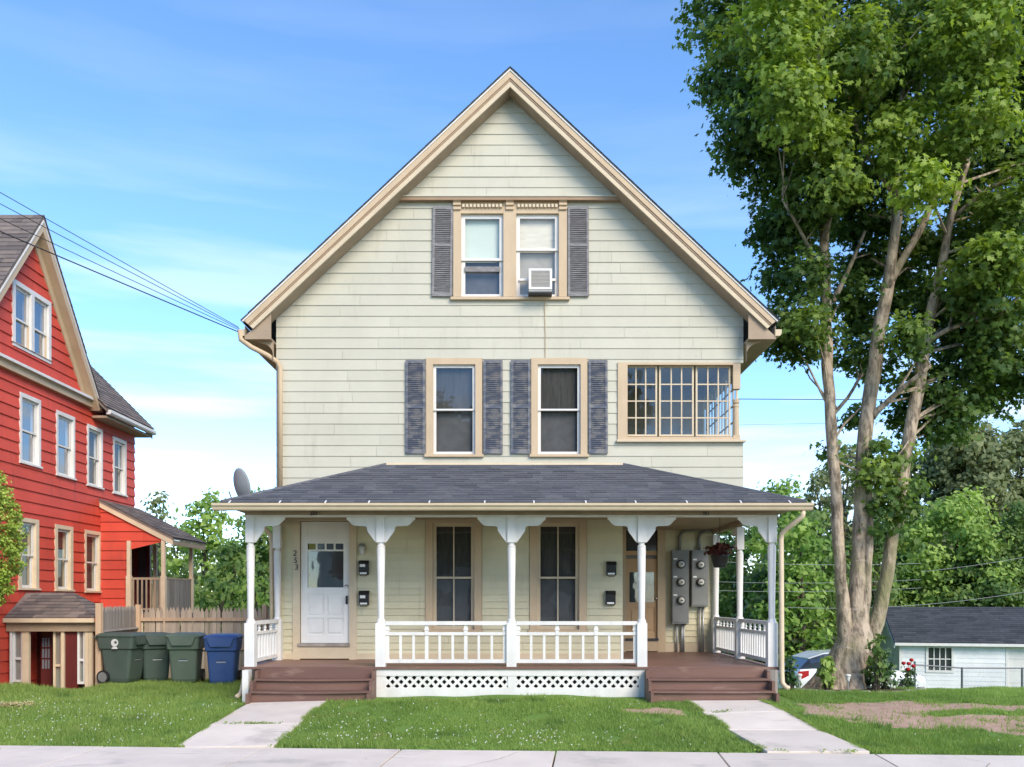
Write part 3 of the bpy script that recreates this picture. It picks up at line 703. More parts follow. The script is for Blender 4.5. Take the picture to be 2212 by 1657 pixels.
k_ = MB().lathe([(0, .012), (-.03, .012), (-.04, .03), (-.065, .026), (-.07, .0)], 12, (qx(1417), DB + .02, qz(1292)), 'y').smooth(); part('knob', k_, 'chrome', door2)
# base boards and corner boards
for pl_, u0_, u1_, v1_ in ((fw, hx(609), DO[0] - .001, .66), (fw, DO[1] + .001, 2.13, .66), (rw, qx(1437) + .001, 4.42, qz(1389))):
    part('base_board', pl_.box(MB(), u0_, u1_, .545, v1_, -.01, .035), 'trim_light', house)
part('corner_board', fw.box(MB(), hx(600), hx(609), .545, 3.24, -.05, .03), 'trim_light', house)

# --- porch: floor, skirt, lattice, steps
pf = MB()
pl_y = 15.22
yy = pl_y
while yy < DB - .02:
    pf.box(-4.62, 4.56, yy, min(yy + .092, DB), .505, .54 + rng.uniform(-.001, .001)); yy += .095
pfl = part('porch_floor', pf, 'floor_brown', house)
pe = MB(); pe.box(-4.63, 4.57, pl_y - .03, pl_y - .001, .50, .541); part('floor_edge', pe, 'step_brown', pfl)
ps = MB(); dq = DP - .02
sx0, sx1 = px(811, dq), px(1399, dq)
ps.box(sx0 - .08, sx1 + .06, dq - .06, dq - .02, pz(1459.5, dq), .498)
ps.box(sx0, sx1, dq - .05, dq - .02, -.12, pz(1486, dq))
for xa, xb in ((811, 834), (1097, 1115), (1379, 1400)): ps.box(px(xa, dq), px(xb, dq), dq - .0505, dq - .0205, pz(1486, dq) + .001, pz(1459.5, dq) - .001)
part('porch_skirt', ps, 'white_paint', house)
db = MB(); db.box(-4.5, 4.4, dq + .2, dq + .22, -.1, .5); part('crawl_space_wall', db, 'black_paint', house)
def lattice(xa, xb, za, zb):
    p_ = MB(); p_.box(xa, xb, dq - .021, dq - .019, za, za + .006); pn = part('lattice_panel', p_, 'white_paint', house)
    h = zb - za; stp = .148; wd = .046
    for s in (-1, 1):
        y0 = dq - (.044 if s > 0 else .034); x = xa - h
        while x < xb + h:
            # strip centre from (x,za) to (x+h,zb) or mirrored, clipped to the panel
            x0_, x1_ = (x, x + h) if s > 0 else (x + h, x)
            poly = [(x0_ - wd * .7, za), (x0_ + wd * .7, za), (x1_ + wd * .7, zb), (x1_ - wd * .7, zb)]
            def clip(pl_, c, keep):
                out = []
                for i in range(len(pl_)):
                    A, B = pl_[i], pl_[(i + 1) % len(pl_)]; ka, kb = keep(A[0]), keep(B[0])
                    if ka: out.append(A)
                    if ka != kb:
                        t = (c - A[0]) / (B[0] - A[0]); out.append((c, A[1] + t * (B[1] - A[1])))
                return out
            poly = clip(poly, xa, lambda q: q >= xa)
            if len(poly) > 2: poly = clip(poly, xb, lambda q: q <= xb)
            if len(poly) > 2: part('lattice_strip', MB().prism(poly, y0, y0 + .008, 'y'), 'white_paint', pn)
            x += stp
lattice(px(834, dq), px(1097, dq), pz(1486, dq), pz(1459.5, dq))
lattice(px(1115, dq), px(1379, dq), pz(1486, dq), pz(1459.5, dq))
def steps(x0, x1, label, bow):
    z1, z2 = .365, .185
    so_ = MB().prism([(15.18, -.1), (15.18, .49), (14.98, .49), (14.98, z1 - .03), (14.70, z1 - .03), (14.70, z2 - .03), (14.46, z2 - .03), (14.46, -.1)], x0 - .05, x0, 'x')
    st_ = part('steps', so_, 'step_brown', house); st_['label'] = label
    part('stringer', MB().prism([(15.18, -.1), (15.18, .49), (14.98, .49), (14.98, z1 - .03), (14.70, z1 - .03), (14.70, z2 - .03), (14.46, z2 - .03), (14.46, -.1)], x1, x1 + .05, 'x'), 'step_brown', st_)
    for (ya, yb, zb, za) in ((15.17, 15.185, .50, z1 - .03), (14.93, 14.945, z1 - .031, z2 - .03), (14.65, 14.665, z2 - .031, -.1)):
        part('riser', MB().box(x0 + .001, x1 - .001, ya, yb, za, zb), 'step_brown', st_)
    for (ya, yb, z) in ((14.88, 15.17, z1), (14.60, 14.93, z2)):
        tr = MB(); n_ = 12
        top = [(x0 - .03 + (x1 - x0 + .06) * k / n_, bow * 4 * (k / n_) * (1 - k / n_)) for k in range(n_ + 1)]
        poly = [(x, z - .03 - d) for x, d in top] + [(x, z - d) for x, d in top[::-1]]
        tr.prism(poly, ya, yb, 'y'); part('tread', tr, 'step_brown', st_)
steps(px(546, 14.7), px(797, 14.7), 'left brown porch steps', .012)
steps(px(1408, 14.7), px(1668, 14.7), 'right brown porch steps', .004)
pd = MB(); pd.box(px(525, 15.05), px(546, 15.05) - .06, 15.0, 15.2, -.1, .497); part('post_plinth', pd, 'white_paint', house)
pd = MB()
for k in range(3): pd.box(px(1659, 15.05) + k * .058, px(1659, 15.05) + k * .058 + .054, 15.06, 15.19, -.1, .497)
part('side_boards', pd, 'grey_wood', house)
# posts
ZB = 3.115
pm = MB()
pm.box(-.085, .085, -.085, .085, .54, pz(1346, DP))
pm.box(-.071, .071, -.071, .071, pz(1172, DP), ZB)
z0 = pz(1346, DP); z1 = pz(1172, DP)
prof = [(z0, .115), (z0 + .05, .07), (z0 + .07, .062), (z0 + .075, .056), (z0 + .4, .058), (z1 - .25, .07), (z1 - .12, .074), (z1 - .10, .07), (z1 - .06, .072), (z1 - .035, .05), (z1 - .02, .05), (z1 + .01, .07)]
pm.lathe([(h, min(r, .084)) for h, r in prof], 14)
post_me = pm.mesh('porch_post', 'white_paint')
br_pts = [(0, 0), (.52, 0), (.52, -.035), (.485, -.06), (.455, -.095), (.425, -.125), (.39, -.145), (.30, -.15), (.215, -.152), (.185, -.16), (.165, -.185), (.17, -.215), (.15, -.255), (.105, -.315), (.06, -.38), (.03, -.42), (0, -.44)]
bmesh_r = MB().prism([(x, z) for x, z in br_pts], -.022, .022, 'y').mesh('bracket', 'white_paint')
bmesh_l = MB().prism([(-x, z) for x, z in br_pts[::-1]], -.022, .022, 'y').mesh('bracket', 'white_paint')
bmesh_b = MB().prism([(x * .95, z) for x, z in br_pts], -.022, .022, 'x').mesh('bracket', 'white_paint')
PX = [px(541.5, DP), px(823, DP), px(1105, DP), px(1386, DP), px(1667, DP)]
SD = PX[4]
posts = [(x, DP) for x in PX] + [(px(600, 17.0), 16.98), (SD, 17.45), (SD, 19.48)]
for i, (x, y) in enumerate(posts):
    p_ = link('porch_post', post_me, house, (x, y, 0))
    if i < 5:
        if i < 4: link('bracket', bmesh_r, p_, (x + .071, y, ZB - .002))
        if i > 0: link('bracket', bmesh_l, p_, (x - .071, y, ZB - .002))
    if i in (0, 4, 6): link('bracket', bmesh_b, p_, (x, y + .071, ZB - .002))
# railings
def railing(x0, y0, x1, y1, n, fancy):
    d = Vector((x1 - x0, y1 - y0, 0)); Ln = d.length; d.normalize(); nn = Vector((-d.y, d.x, 0))
    def seg(mb, a, b, z0, z1, w_):
        A = Vector((x0, y0, 0)) + d * a; B = Vector((x0, y0, 0)) + d * b
        mb.loft([[A - nn * w_ + Vector((0, 0, z0)), A + nn * w_ + Vector((0, 0, z0)), A + nn * w_ + Vector((0, 0, z1)), A - nn * w_ + Vector((0, 0, z1))],
                 [B - nn * w_ + Vector((0, 0, z0)), B + nn * w_ + Vector((0, 0, z0)), B + nn * w_ + Vector((0, 0, z1)), B - nn * w_ + Vector((0, 0, z1))]])
    zt, zm, zb = pz(1342, DP), pz(1365.5, DP), pz(1424, DP)
    m_ = MB(); seg(m_, 0, Ln, zt - .065, zt, .045); seg(m_, 0, Ln, zm - .05, zm, .028); seg(m_, 0, Ln, zb - .065, zb, .03)
    rl = part('railing', m_, 'white_paint', house)
    if not fancy:
        for k in range(n + 1):
            a = .03 + (Ln - .06) * k / n; b_ = MB(); tall = k % 3 == 0
            seg(b_, a - (.03 if tall else .021), a + (.03 if tall else .021), zb + .001, zm - .051, .02)
            if tall:
                seg(b_, a - .03, a + .03, zm + .001, zt - .066, .02); seg(b_, a - .03, a + .03, zm - .0505, zm + .0005, .036); seg(b_, a - .042, a + .042, zm + .03, zm + .06, .03)
            part('baluster', b_, 'white_paint', rl)
    else:
        for k in range(n + 1):
            a = .04 + (Ln - .08) * k / n; b_ = MB()
            seg(b_, a - .02, a + .02, zb + .001, zm - .051, .02); 
            c = Vector((x0, y0, 0)) + d * a
            if k % 2 == 0: b_.lathe([(zm + .001, .028), (zm + .03, .02), (zm + .05, .036), (zm + .08, .018), (zt - .066, .03)], 8, (c.x, c.y, 0))
            part('baluster', b_, 'white_paint', rl)
railing(PX[1] + .085, DP, PX[2] - .085, DP, 9, False); railing(PX[2] + .085, DP, PX[3] - .085, DP, 9, False)
railing(PX[0], DP + .085, PX[0] + .02, 16.9, 8, True); railing(SD, DP + .085, SD, 17.36, 12, True); railing(SD, 17.54, SD, 19.4, 12, True)
# beam, ceiling, eave, gutter
bm_ = MB(); bm_.box(PX[0] - .08, SD + .08, DP - .075, DP + .075, ZB + .03, 3.235); bm_.box(PX[0] - .07, PX[0] + .07, DP + .076, DW, ZB + .03, 3.235); bm_.box(SD - .07, SD + .07, DP + .076, DB, ZB + .03, 3.235)
part('porch_beam', bm_, 'soffit_tan', house)
bm_ = MB(); bm_.box(PX[0] - .085, SD + .085, DP - .085, DP + .06, ZB, ZB + .0295); part('beam_moulding', bm_, 'white_paint', house)
ce = MB(); ce.box(-4.5, 4.42, DP + .08, DB, 3.236, 3.25); part('porch_ceiling', ce, 'soffit_tan', house)
EL, ER = px(478, DE), px(1742, DE); EZ_ = pz(1085, DE); TL, TR, TZ = px(835, DW), px(1345, DW), pz(1004, DW)
sf = MB(); sf.box(EL + .05, ER - .05, DE + .06, DP - .08, 3.236, 3.25); sf.box(EL + .05, PX[0] - .08, DP - .079, DW, 3.236, 3.25); sf.box(SD + .08, ER - .05, DP - .079, DB, 3.236, 3.25)
sf.box(EL + .04, ER - .04, DE + .045, DE + .06, 3.2365, EZ_ - .03)
part('porch_soffit', sf, 'soffit_tan', house)
pr = MB(); t = .03
A, B, C, D_ = (EL, DE, EZ_), (ER, DE, EZ_), (TR, DW, TZ), (TL, DW, TZ)
E1, E2 = (EL, DW, EZ_), (ER, DW, EZ_)
for q in ((A, B, C, D_), (A, D_, E1), (B, E2, C)):
    n_ = len(q); dnv = [(x, y, z - t) for x, y, z in q]
    pr.add(list(q) + dnv, [tuple(range(n_)), tuple(range(n_, 2 * n_))[::-1]] + [(i, i + n_, (i + 1) % n_ + n_, (i + 1) % n_) for i in range(n_)])
pr.box(XR + .02, ER, DW + .001, DB + .4, EZ_ - .03, EZ_)
proof = part('porch_roof', pr, 'shingle_blue', house)
sh = MB(); u_ = .004
up = lambda p: (p[0], p[1], p[2] + u_)
shingles(sh, up((EL - .02, DE - .03, EZ_ - .012)), up((ER + .02, DE - .03, EZ_ - .012)), up(D_), up(C), .145, .34, .016)
shingles(sh, up(E1), up(A), up(D_), up(D_), .145, .34, .014); shingles(sh, up(B), up(E2), up(C), up(C), .145, .34, .014)
o = part('shingles', sh, 'shingle_blue', proof); o['kind'] = 'stuff'
for a_, b_ in ((A, D_), (B, C)):
    part('hip_cap', MB().tube([Vector(a_) + Vector((0, 0, .01)), Vector(b_) + Vector((0, 0, .01))], .03, 6), 'shingle_blue', proof)
fl_ = MB(); fl_.box(TL, TR, DW - .05, DW - .028, TZ - .02, TZ + .03); part('flashing', fl_, 'trim_cream', proof)
gt = MB(); gx0, gx1 = px(455, 14.6), px(1760, 14.6); gz0, gz1 = pz(1101, 14.62), pz(1086, 14.62)
gp = [(DE + .04, gz1), (DE + .04, gz0), (DE - .06, gz0), (DE - .075, gz0 + .02), (DE - .085, gz0 + .05), (DE - .115, gz0 + .075), (DE - .12, gz1 - .004), (DE - .105, gz1), (DE - .10, gz1 - .02), (DE + .025, gz1 - .02), (DE + .025, gz1)]
gt.prism(gp, gx0, gx1, 'x'); part('gutter', gt, 'trim_light', proof)
for x_ in (494, 603, 702, 796, 927, 1047, 1153.5, 1266, 1374, 1485, 1602, 1708):
    X_ = px(x_, 14.63); part('gutter_strap', MB().prism([(DE - .118, gz1 - .003), (DE - .118, gz1 + .004), (DE - .02, EZ_ + .028), (DE - .02, EZ_ + .02)], X_ - .012, X_ + .012, 'x'), 'white_paint', proof)
# small number plates on the beam
for x_, s_ in ((680, '253'), (1523, '251')):
    link('number_plate', text_mesh(s_, .085, 'metal_dark', 'number_plate'), house, (px(x_, DP), DP - .084, pz(1111, DP)), (R(90), 0, 0))
# downspouts
ds = MB(); y_ = DW - .10
ds.tube([(px(520, 16.8), 16.75, pz(715, 16.8)), (px(522, 16.8), 16.75, pz(735, 16.8)), (px(545, 16.85), 16.78, pz(752, 16.85)), (px(578, 16.9), 16.88, pz(768, 16.9)), (px(599, 17.0), 16.99, pz(782, 17)), (px(605, 17), 17.0, pz(795, 17.0)), (px(605, 17.0), 17.0, pz(1052, 17.0))], .048, 10)
part('downspout', ds.smooth(), 'trim_tan', house)
ds = MB(); xg = px(1735, 14.75)
ds.tube([(xg, 14.74, gz0 + .01), (xg, 14.76, gz0 - .08), (xg - .05, 14.8, gz0 - .14), (px(1700, 14.98), 14.97, pz(1142, 15)), (px(1690, 15.08), 15.08, pz(1152, 15.08)), (px(1687.5, 15.1), 15.1, pz(1165, 15.1)), (px(1689, 15.1), 15.1, pz(1455, 15.1)), (px(1690, 15.1), 15.1, pz(1475, 15.1)), (px(1697, 15.05), 15.05, pz(1484, 15.05)), (px(1704, 15.0), 15.0, pz(1487, 15.0))], .042, 10)
part('downspout', ds.smooth(), 'trim_cream', house)
ds = MB(); ds.tube([(px(560, 16.9), 16.6, 3.2), (px(574, 17), 16.9, 3.06), (px(585, 17.1), 17.05, 2.95), (px(587, 17.1), 17.1, 2.8), (px(587, 17.1), 17.1, .1)], .045, 10); part('downspout', ds.smooth(), 'trim_cream', house)
ds = MB(); ds.tube([(px(528, 15.4), 15.4, .35), (px(524, 15.4), 15.38, .14), (px(518, 15.3), 15.32, .06), (px(510, 15.2), 15.22, .02)], .042, 10); part('downspout', ds.smooth(), 'trim_cream', house)

# ------------------------------------------------------------------ things on the house
def mailbox(D, x, y0, y1, label, papers):
    X = px(x, D); za, zb = pz(y1, D), pz(y0, D); W = .092
    r = thing('mailbox', label, 'mailbox', (X, D - .03, za), 'wall mailboxes')
    m_ = MB().prism([(D - .03, za), (D - .03, zb), (D - .06, zb), (D - .125, zb - .06), (D - .12, za + .02), (D - .10, za)], X - W, X + W, 'x'); part('body', m_, 'black_paint', r)
    m_ = MB().prism([(D - .03, zb + .001), (D - .03, zb + .008), (D - .062, zb + .008), (D - .135, zb - .058), (D - .132, zb - .066), (D - .062, zb + .001)], X - W - .006, X + W + .006, 'x'); part('lid', m_, 'black_paint', r)
    m_ = MB(); m_.tube([(X - .07, D - .10, za), (X - .06, D - .14, za - .02), (X + .06, D - .14, za - .02), (X + .07, D - .10, za)], .006, 6); part('newspaper_hook', m_, 'metal_dark', r)
    if papers: part('name_card', MB().box(X - W + .02, X + .03, D - .128, D - .1235, za + papers, za + papers + .055), 'paper_white', r)
    part('bottom_trim', MB().box(X - W + .02, X + W - .03, D - .1295, D - .121, za + .012, za + .045), 'paper_white', r)
mailbox(DW, 787.5, 1212, 1242, 'upper black mailbox right of the white front door', .15)
mailbox(DW, 788, 1277, 1307, 'lower black mailbox right of the white front door', .13)
mailbox(DW, 1319.5, 1214, 1243, 'upper black mailbox between the right porch window and the recessed entry', 0)
mailbox(DW, 1318, 1277, 1306, 'lower black mailbox between the right porch window and the recessed entry', 0)
X, zz = hx(783.5), hz(1187)
r = thing('wall_lamp', 'small grey porch lamp above the mailboxes by the white door', 'lamp', (X, DW - .03, zz))
part('back_plate', MB().box(X - .045, X + .045, DW - .05, DW - .03, zz - .02, zz + .11), 'metal_grey', r)
part('cap', MB().lathe([(.05, .065), (.10, .05), (.115, .0)], 12, (X, DW - .10, zz)), 'metal_grey', r)
part('lamp_shade', MB().lathe([(-.11, .035), (-.09, .045), (.05, .055)], 12, (X, DW - .10, zz)).smooth(), 'frosted', r)

def meter_cabinet(x0, x1, y0, y1, ys, label, cond):
    D = DB - .03; X0, X1, Z0, Z1 = px(x0, D), px(x1, D), pz(y1, D), pz(y0, D); xc = (X0 + X1) / 2
    r = thing('meter_cabinet', label, 'meter box', (xc, D, Z0), 'electric meter cabinets')
    part('cabinet', MB().box(X0, X1, D - .15, D + .0, Z0, Z1), 'metal_grey', r)
    part('cover', MB().box(X0 + .012, X1 - .05, D - .162, D - .1501, Z0 + .03, Z1 - .03), 'metal_grey', r)
    for y in ys:
        c = (xc + .01, D - .162, pz(y, D))
        m_ = part('meter', MB().lathe([(0, .095), (-.03, .095), (-.035, .085)], 20, c, 'y').smooth(), 'metal_dark', r)
        part('meter_dome', MB().lathe([(-.036, .07), (-.08, .066), (-.10, .05), (-.105, 0)], 16, c, 'y').smooth(), 'meter_face', m_)
        part('dial', MB().box(c[0] - .025, c[0] + .025, c[1] - .112, c[1] - .106, c[2] - .012, c[2] + .012), 'metal_dark', m_)
        part('tag', MB().box(X0 + .03, X0 + .11, D - .166, D - .1625, c[2] + .10, c[2] + .135), 'paper_white', r)
    for x_ in cond:
        part('conduit', MB().tube([(px(x_, D), D - .05, Z0), (px(x_, D), D - .05, .545)], .02, 8).smooth(), 'galvanised', r)
    return r, xc, Z1
r1, xc1, zt1 = meter_cabinet(1449, 1485, 1189, 1347, (1219.5, 1258, 1297), 'taller grey meter cabinet with three round electric meters on porch wall', (1461, 1472, 1476))
r2, xc2, zt2 = meter_cabinet(1491, 1527, 1189, 1310, (1221, 1258), 'shorter grey meter cabinet with two round electric meters on porch wall', (1511, 1518))
for r_, xc_ in ((r1, xc1), (r2, xc2)):
    y_ = DB - .08
    part('conduit', MB().tube([(xc_, y_, zt1), (xc_, y_, zt1 + .28), (xc_ + .04, y_, zt1 + .38), (xc_ + .14, y_, zt1 + .44), (xc_ + .35, y_, zt1 + .46), (px(1535, DB), y_, zt1 + .47)], .035, 10).smooth(), 'metal_grey', r_)
# air conditioner
X0, X1, Z0, Z1 = hx(1142), hx(1190.5), hz(641), hz(594)
ac = thing('air_conditioner', 'white window air conditioner in the gable window', 'air conditioner', ((X0 + X1) / 2, DW - .2, Z0))
part('case', MB().box(X0, X1, DW - .30, DW + .05, Z0, Z1), 'ac_white', ac)
fm = MB(); ap = Pl((0, DW - .30, 0), (1, 0, 0), (0, -1, 0)); ap.frame(fm, X0 - .004, X1 + .004, Z0 + .03, Z1 + .004, .045, .045, .04, .04, .0, .025); part('front_frame', fm, 'ac_white', ac)
gl = MB()
for k in range(12): zk = Z0 + .08 + (Z1 - Z0 - .14) * k / 11; ap.box(gl, X0 + .042, X1 - .042, zk - .007, zk + .007, .001, .014)
o = part('grille', gl, 'ac_grille', ac); o['kind'] = 'stuff'
part('base_pan', MB().box(X0 - .01, X1 + .01, DW - .29, DW - .02, Z0 - .025, Z0 - .001), 'metal_dark', ac)
cb = MB(); cb.tube([(hx(1177), DW - .05, hz(648)), (hx(1176.5), DW - .032, hz(660)), (hx(1178), DW - .032, hz(720)), (hx(1178), DW - .032, hz(773))], .006, 6)
single('drip_line', cb, 'rust_line', 'thin rusty drip line running from the window air conditioner down the siding', 'drip line')  # rust drip line on the siding, built as a thin tube
# satellite dish
D = 15.5; X, Z = px(522, D), pz(1048, D)
dsh = thing('satellite_dish', 'grey satellite dish on the left end of the porch roof', 'satellite dish', (X, D, Z - .35))
rings = []
for k, rr in enumerate(np.linspace(.02, 1, 7)):
    rings.append([(math.cos(a) * rr * .25, -.07 * (1 - rr * rr) , math.sin(a) * rr * .30) for a in np.linspace(0, 2 * math.pi, 25)[:-1]])
dm_ = MB().loft(rings + [[(x, y + .012, z) for x, y, z in rings[-1]]] + [[(x, y + .012, z) for x, y, z in q] for q in rings[::-1]], True).smooth()
part('reflector', dm_, 'dish_grey', dsh, (X, D, Z), (R(14), 0, R(-42)))
part('mast', MB().tube([(X + .05, D + .03, Z), (X + .08, D + .05, Z - .2), (X + .08, D + .05, 3.33)], .022, 8), 'metal_grey', dsh)
part('feed_arm', MB().tube([(X + .04, D, Z - .25), (X - .25, D + .22, Z - .2), (X - .3, D + .25, Z - .08)], .013, 6), 'metal_grey', dsh)
# hanging basket
D = 16.6; X, Zt, Zb = px(1555, D), pz(1180, D), pz(1226, D)
hb = thing('hanging_basket', 'dark hanging basket with reddish foliage at the right end of the porch', 'plant', (X, D, Zb))
part('pot', MB().lathe([(0, .115), (.02, .12), (.20, .165), (.215, .175), (.23, .175), (.23, .14)], 16, (X, D, Zb)).smooth(), 'black_paint', hb)
for k in range(3):
    a = k * 2.1; part('chain', MB().tube([(X + .16 * math.cos(a), D + .16 * math.sin(a), Zb + .22), (X, D, Zt + .30), (X, D, 3.237)], .005, 5), 'metal_dark', hb)

# ------------------------------------------------------------------ leaves and trees
MAPLE = np.array([(0, -.5), (.46, -.26), (.2, -.02), (.42, .26), (.12, .22), (0, .6), (-.12, .22), (-.42, .26), (-.2, -.02), (-.46, -.26)])
OVAL = np.array([(0, -.5), (.26, -.1), (.2, .25), (0, .55), (-.2, .25), (-.26, -.1)])
KITE = np.array([(0, -.5), (.3, 0), (0, .5), (-.3, 0)])
def leaf_faces(C, size, outl, nrm_bias=(0, 0, .6), spread=1.0, cup=.12):
    n = len(C); k = len(outl)
    nm = nr.normal(0, spread, (n, 3)) + np.asarray(nrm_bias); nm /= np.linalg.norm(nm, axis=1, keepdims=True) + 1e-9
    t = nr.normal(0, 1, (n, 3)) + np.array([0, 0, -.7]); t -= nm * (t * nm).sum(1, keepdims=True); t /= np.linalg.norm(t, axis=1, keepdims=True) + 1e-9
    b = np.cross(nm, t); s = np.asarray(size).reshape(-1, 1, 1) if np.ndim(size) else np.full((n, 1, 1), size)
    o = outl[None]
    z = -cup * np.abs(outl[:, 0])[None, :, None] * 1.0
    V = C[:, None] + s * (t[:, None] * o[..., 1:2] + b[:, None] * o[..., 0:1] + nm[:, None] * z)
    return V.reshape(-1, 3)
def blob_points(c, r, n, shell=.55, squash=(1, 1, 1)):
    d = nr.normal(0, 1, (n, 3)); d /= np.linalg.norm(d, axis=1, keepdims=True)
    rad = shell + (1 - shell) * nr.random((n, 1)) ** .7
    wob = 1 + .18 * np.sin(5 * d[:, :1] + 3 * d[:, 1:2] + c[0]) + .15 * np.sin(7 * d[:, 2:3] + 4 * d[:, :1] + c[2])
    return np.asarray(c) + d * rad * wob * np.asarray(r) * np.asarray(squash)
def crown(blobs, dens, size, outl, m, parent, per_clump=14, tone_lo=0., tone_hi=.5, clump=.18, up=.6, name='crown'):
    """blobs: (centre, radii, tone). leaves sit in twig clumps near the surface of each lobe"""
    Vs = []; Ts = []
    for (c, r, tn) in blobs:
        r = np.asarray(r, float); area = 4 * math.pi * (np.prod(r) ** (2 / 3)); nc = max(3, int(area * dens / per_clump))
        P = blob_points(c, r, nc, .45)
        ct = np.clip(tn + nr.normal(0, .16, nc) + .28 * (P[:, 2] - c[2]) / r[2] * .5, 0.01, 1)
        n = nc * per_clump
        cs = np.repeat(P, per_clump, 0) + nr.normal(0, clump, (n, 3)) * np.array([1.2, 1.2, .6])
        sz = size * nr.uniform(.5, 1.5, n)
        outw = (cs - np.asarray(c)) / np.linalg.norm(r) * 1.2
        V = leaf_faces(cs, sz, outl, np.zeros(3), 1.0).reshape(n, -1, 3) if False else None
        nb = outw + np.array([0, -.25, up])
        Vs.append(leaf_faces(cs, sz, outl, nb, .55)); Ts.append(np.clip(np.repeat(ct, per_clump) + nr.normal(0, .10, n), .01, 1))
    me = npmesh(name, np.concatenate(Vs), len(outl), m, np.concatenate(Ts))
    return link(name, me, parent)
def branchy(mb, base, tips, r0, seg=7):
    base = Vector(base)
    for t in tips:
        t = Vector(t); mid = base.lerp(t, .5) + Vector((rng.uniform(-.2, .2), rng.uniform(-.2, .2), rng.uniform(0, .35)))
        mb.tube([base, base.lerp(mid, .5) + Vector((0, 0, .05)), mid, mid.lerp(t, .6), t], [r0, r0 * .8, r0 * .6, r0 * .35, r0 * .12], seg, wob=.08)
# big maple
MD = 18.0
mp_ = thing('maple_tree', 'tall leafy maple with three pale trunks rising from one flared base', 'tree', (px(1832, MD), MD, -.1))
def T(x, y, dd=0.): return Vector((px(x, MD + dd), MD + dd, pz(y, MD + dd)))
pr_ = MD / F
tk = MB()
LIMB = []
def limb(pts, seg=14, wob=.07):
    P = []; Rr = []
    for i, (x, y, wpx, dd) in enumerate(pts): P.append(T(x, y, dd)); Rr.append(wpx * .48 * pr_)
    # resample
    Q = []; S = []
    for i in range(len(P) - 1):
        n_ = max(2, int((P[i + 1] - P[i]).length / .3))
        for k in range(n_):
            f = k / n_; p0, p1, p2, p3 = P[max(i - 1, 0)], P[i], P[i + 1], P[min(i + 2, len(P) - 1)]
            q = .5 * ((2 * p1) + (p2 - p0) * f + (2 * p0 - 5 * p1 + 4 * p2 - p3) * f * f + (3 * p1 - p0 - 3 * p2 + p3) * f ** 3)
            Q.append(q + Vector((rng.uniform(-.012, .012), rng.uniform(-.012, .012), 0))); S.append((Rr[i] * (1 - f) + Rr[i + 1] * f))
    Q.append(P[-1]); S.append(Rr[-1]); LIMB.extend((q, r_) for q, r_ in zip(Q, S) if q.z > 4.5)
    tk.tube(Q, S, seg, True, wob=wob)
limb([(1832, 1425, 44, -.05), (1825, 1335, 32, -.05), (1817, 1250, 25, -.1), (1809, 1130, 26, -.1), (1798, 960, 25, -.1), (1789, 820, 24, -.1), (1784, 680, 25, 0), (1780, 500, 20, 0), (1774, 330, 15, .1), (1765, 120, 9, .2)])
limb([(1845, 1440, 72, 0), (1850, 1370, 52, 0), (1854, 1290, 42, 0), (1857, 1200, 36, 0), (1859, 1100, 32, 0), (1866, 960, 32, 0), (1884, 830, 31, .1), (1902, 700, 29, .1), (1920, 610, 27, .1)])
limb([(1919, 620, 26, .1), (1930, 540, 20, .2), (1942, 440, 15, .3), (1925, 330, 12, .4), (1905, 250, 9, .4), (1895, 100, 6, .5)])
limb([(1916, 625, 26, .1), (1925, 560, 21, -.1), (1935, 470, 17, -.2), (1938, 400, 13, -.2), (1945, 200, 8, -.3)])
limb([(1920, 610, 24, .1), (1950, 560, 18, .3), (1985, 500, 16, .4), (2015, 430, 13, .6), (2050, 300, 9, .8)])
limb([(1858, 1430, 50, .15), (1882, 1375, 36, .15), (1903, 1310, 31, .15), (1920, 1210, 29, .1), (1940, 1080, 30, 0), (1962, 950, 28, -.1), (1985, 830, 27, -.1), (2000, 730, 25, -.1), (2025, 620, 21, -.2), (2055, 470, 15, -.3), (2105, 300, 10, -.4)])
limb([(1864, 1345, 20, .0), (1872, 1290, 20, -.06), (1876, 1220, 18, -.12), (1878, 1100, 16, -.1), (1872, 990, 12, .0)], 10)
for pts in ([(1800, 650, 14, 0), (1830, 590, 10, .2), (1868, 500, 7, .5)], [(1884, 900, 16, 0), (1915, 870, 13, -.2), (1960, 830, 10, -.6), (2010, 790, 7, -1)],
            [(2000, 740, 14, 0), (2050, 710, 11, -.3), (2120, 690, 9, -.7), (2200, 670, 6, -1)], [(1795, 900, 10, 0), (1830, 860, 8, .5), (1865, 800, 6, 1)],
            [(1783, 640, 12, 0), (1740, 520, 8, -.4), (1690, 430, 5, -.8)], [(1778, 430, 11, 0), (1720, 340, 8, .4), (1650, 270, 5, .8)], [(1776, 370, 10, 0), (1700, 240, 7, -.6), (1640, 160, 5, -1)],
            [(2050, 480, 11, 0), (2120, 420, 8, -.5), (2190, 380, 6, -1)], [(1940, 430, 10, 0), (1870, 330, 7, -.6), (1830, 200, 5, -1)], [(2010, 440, 10, .4), (2080, 360, 8, 1.0), (2150, 250, 6, 1.4)],
            [(1797, 960, 7, 0), (1825, 915, 5, .1), (1880, 860, 4, .2)]): limb(pts, 8, .05)
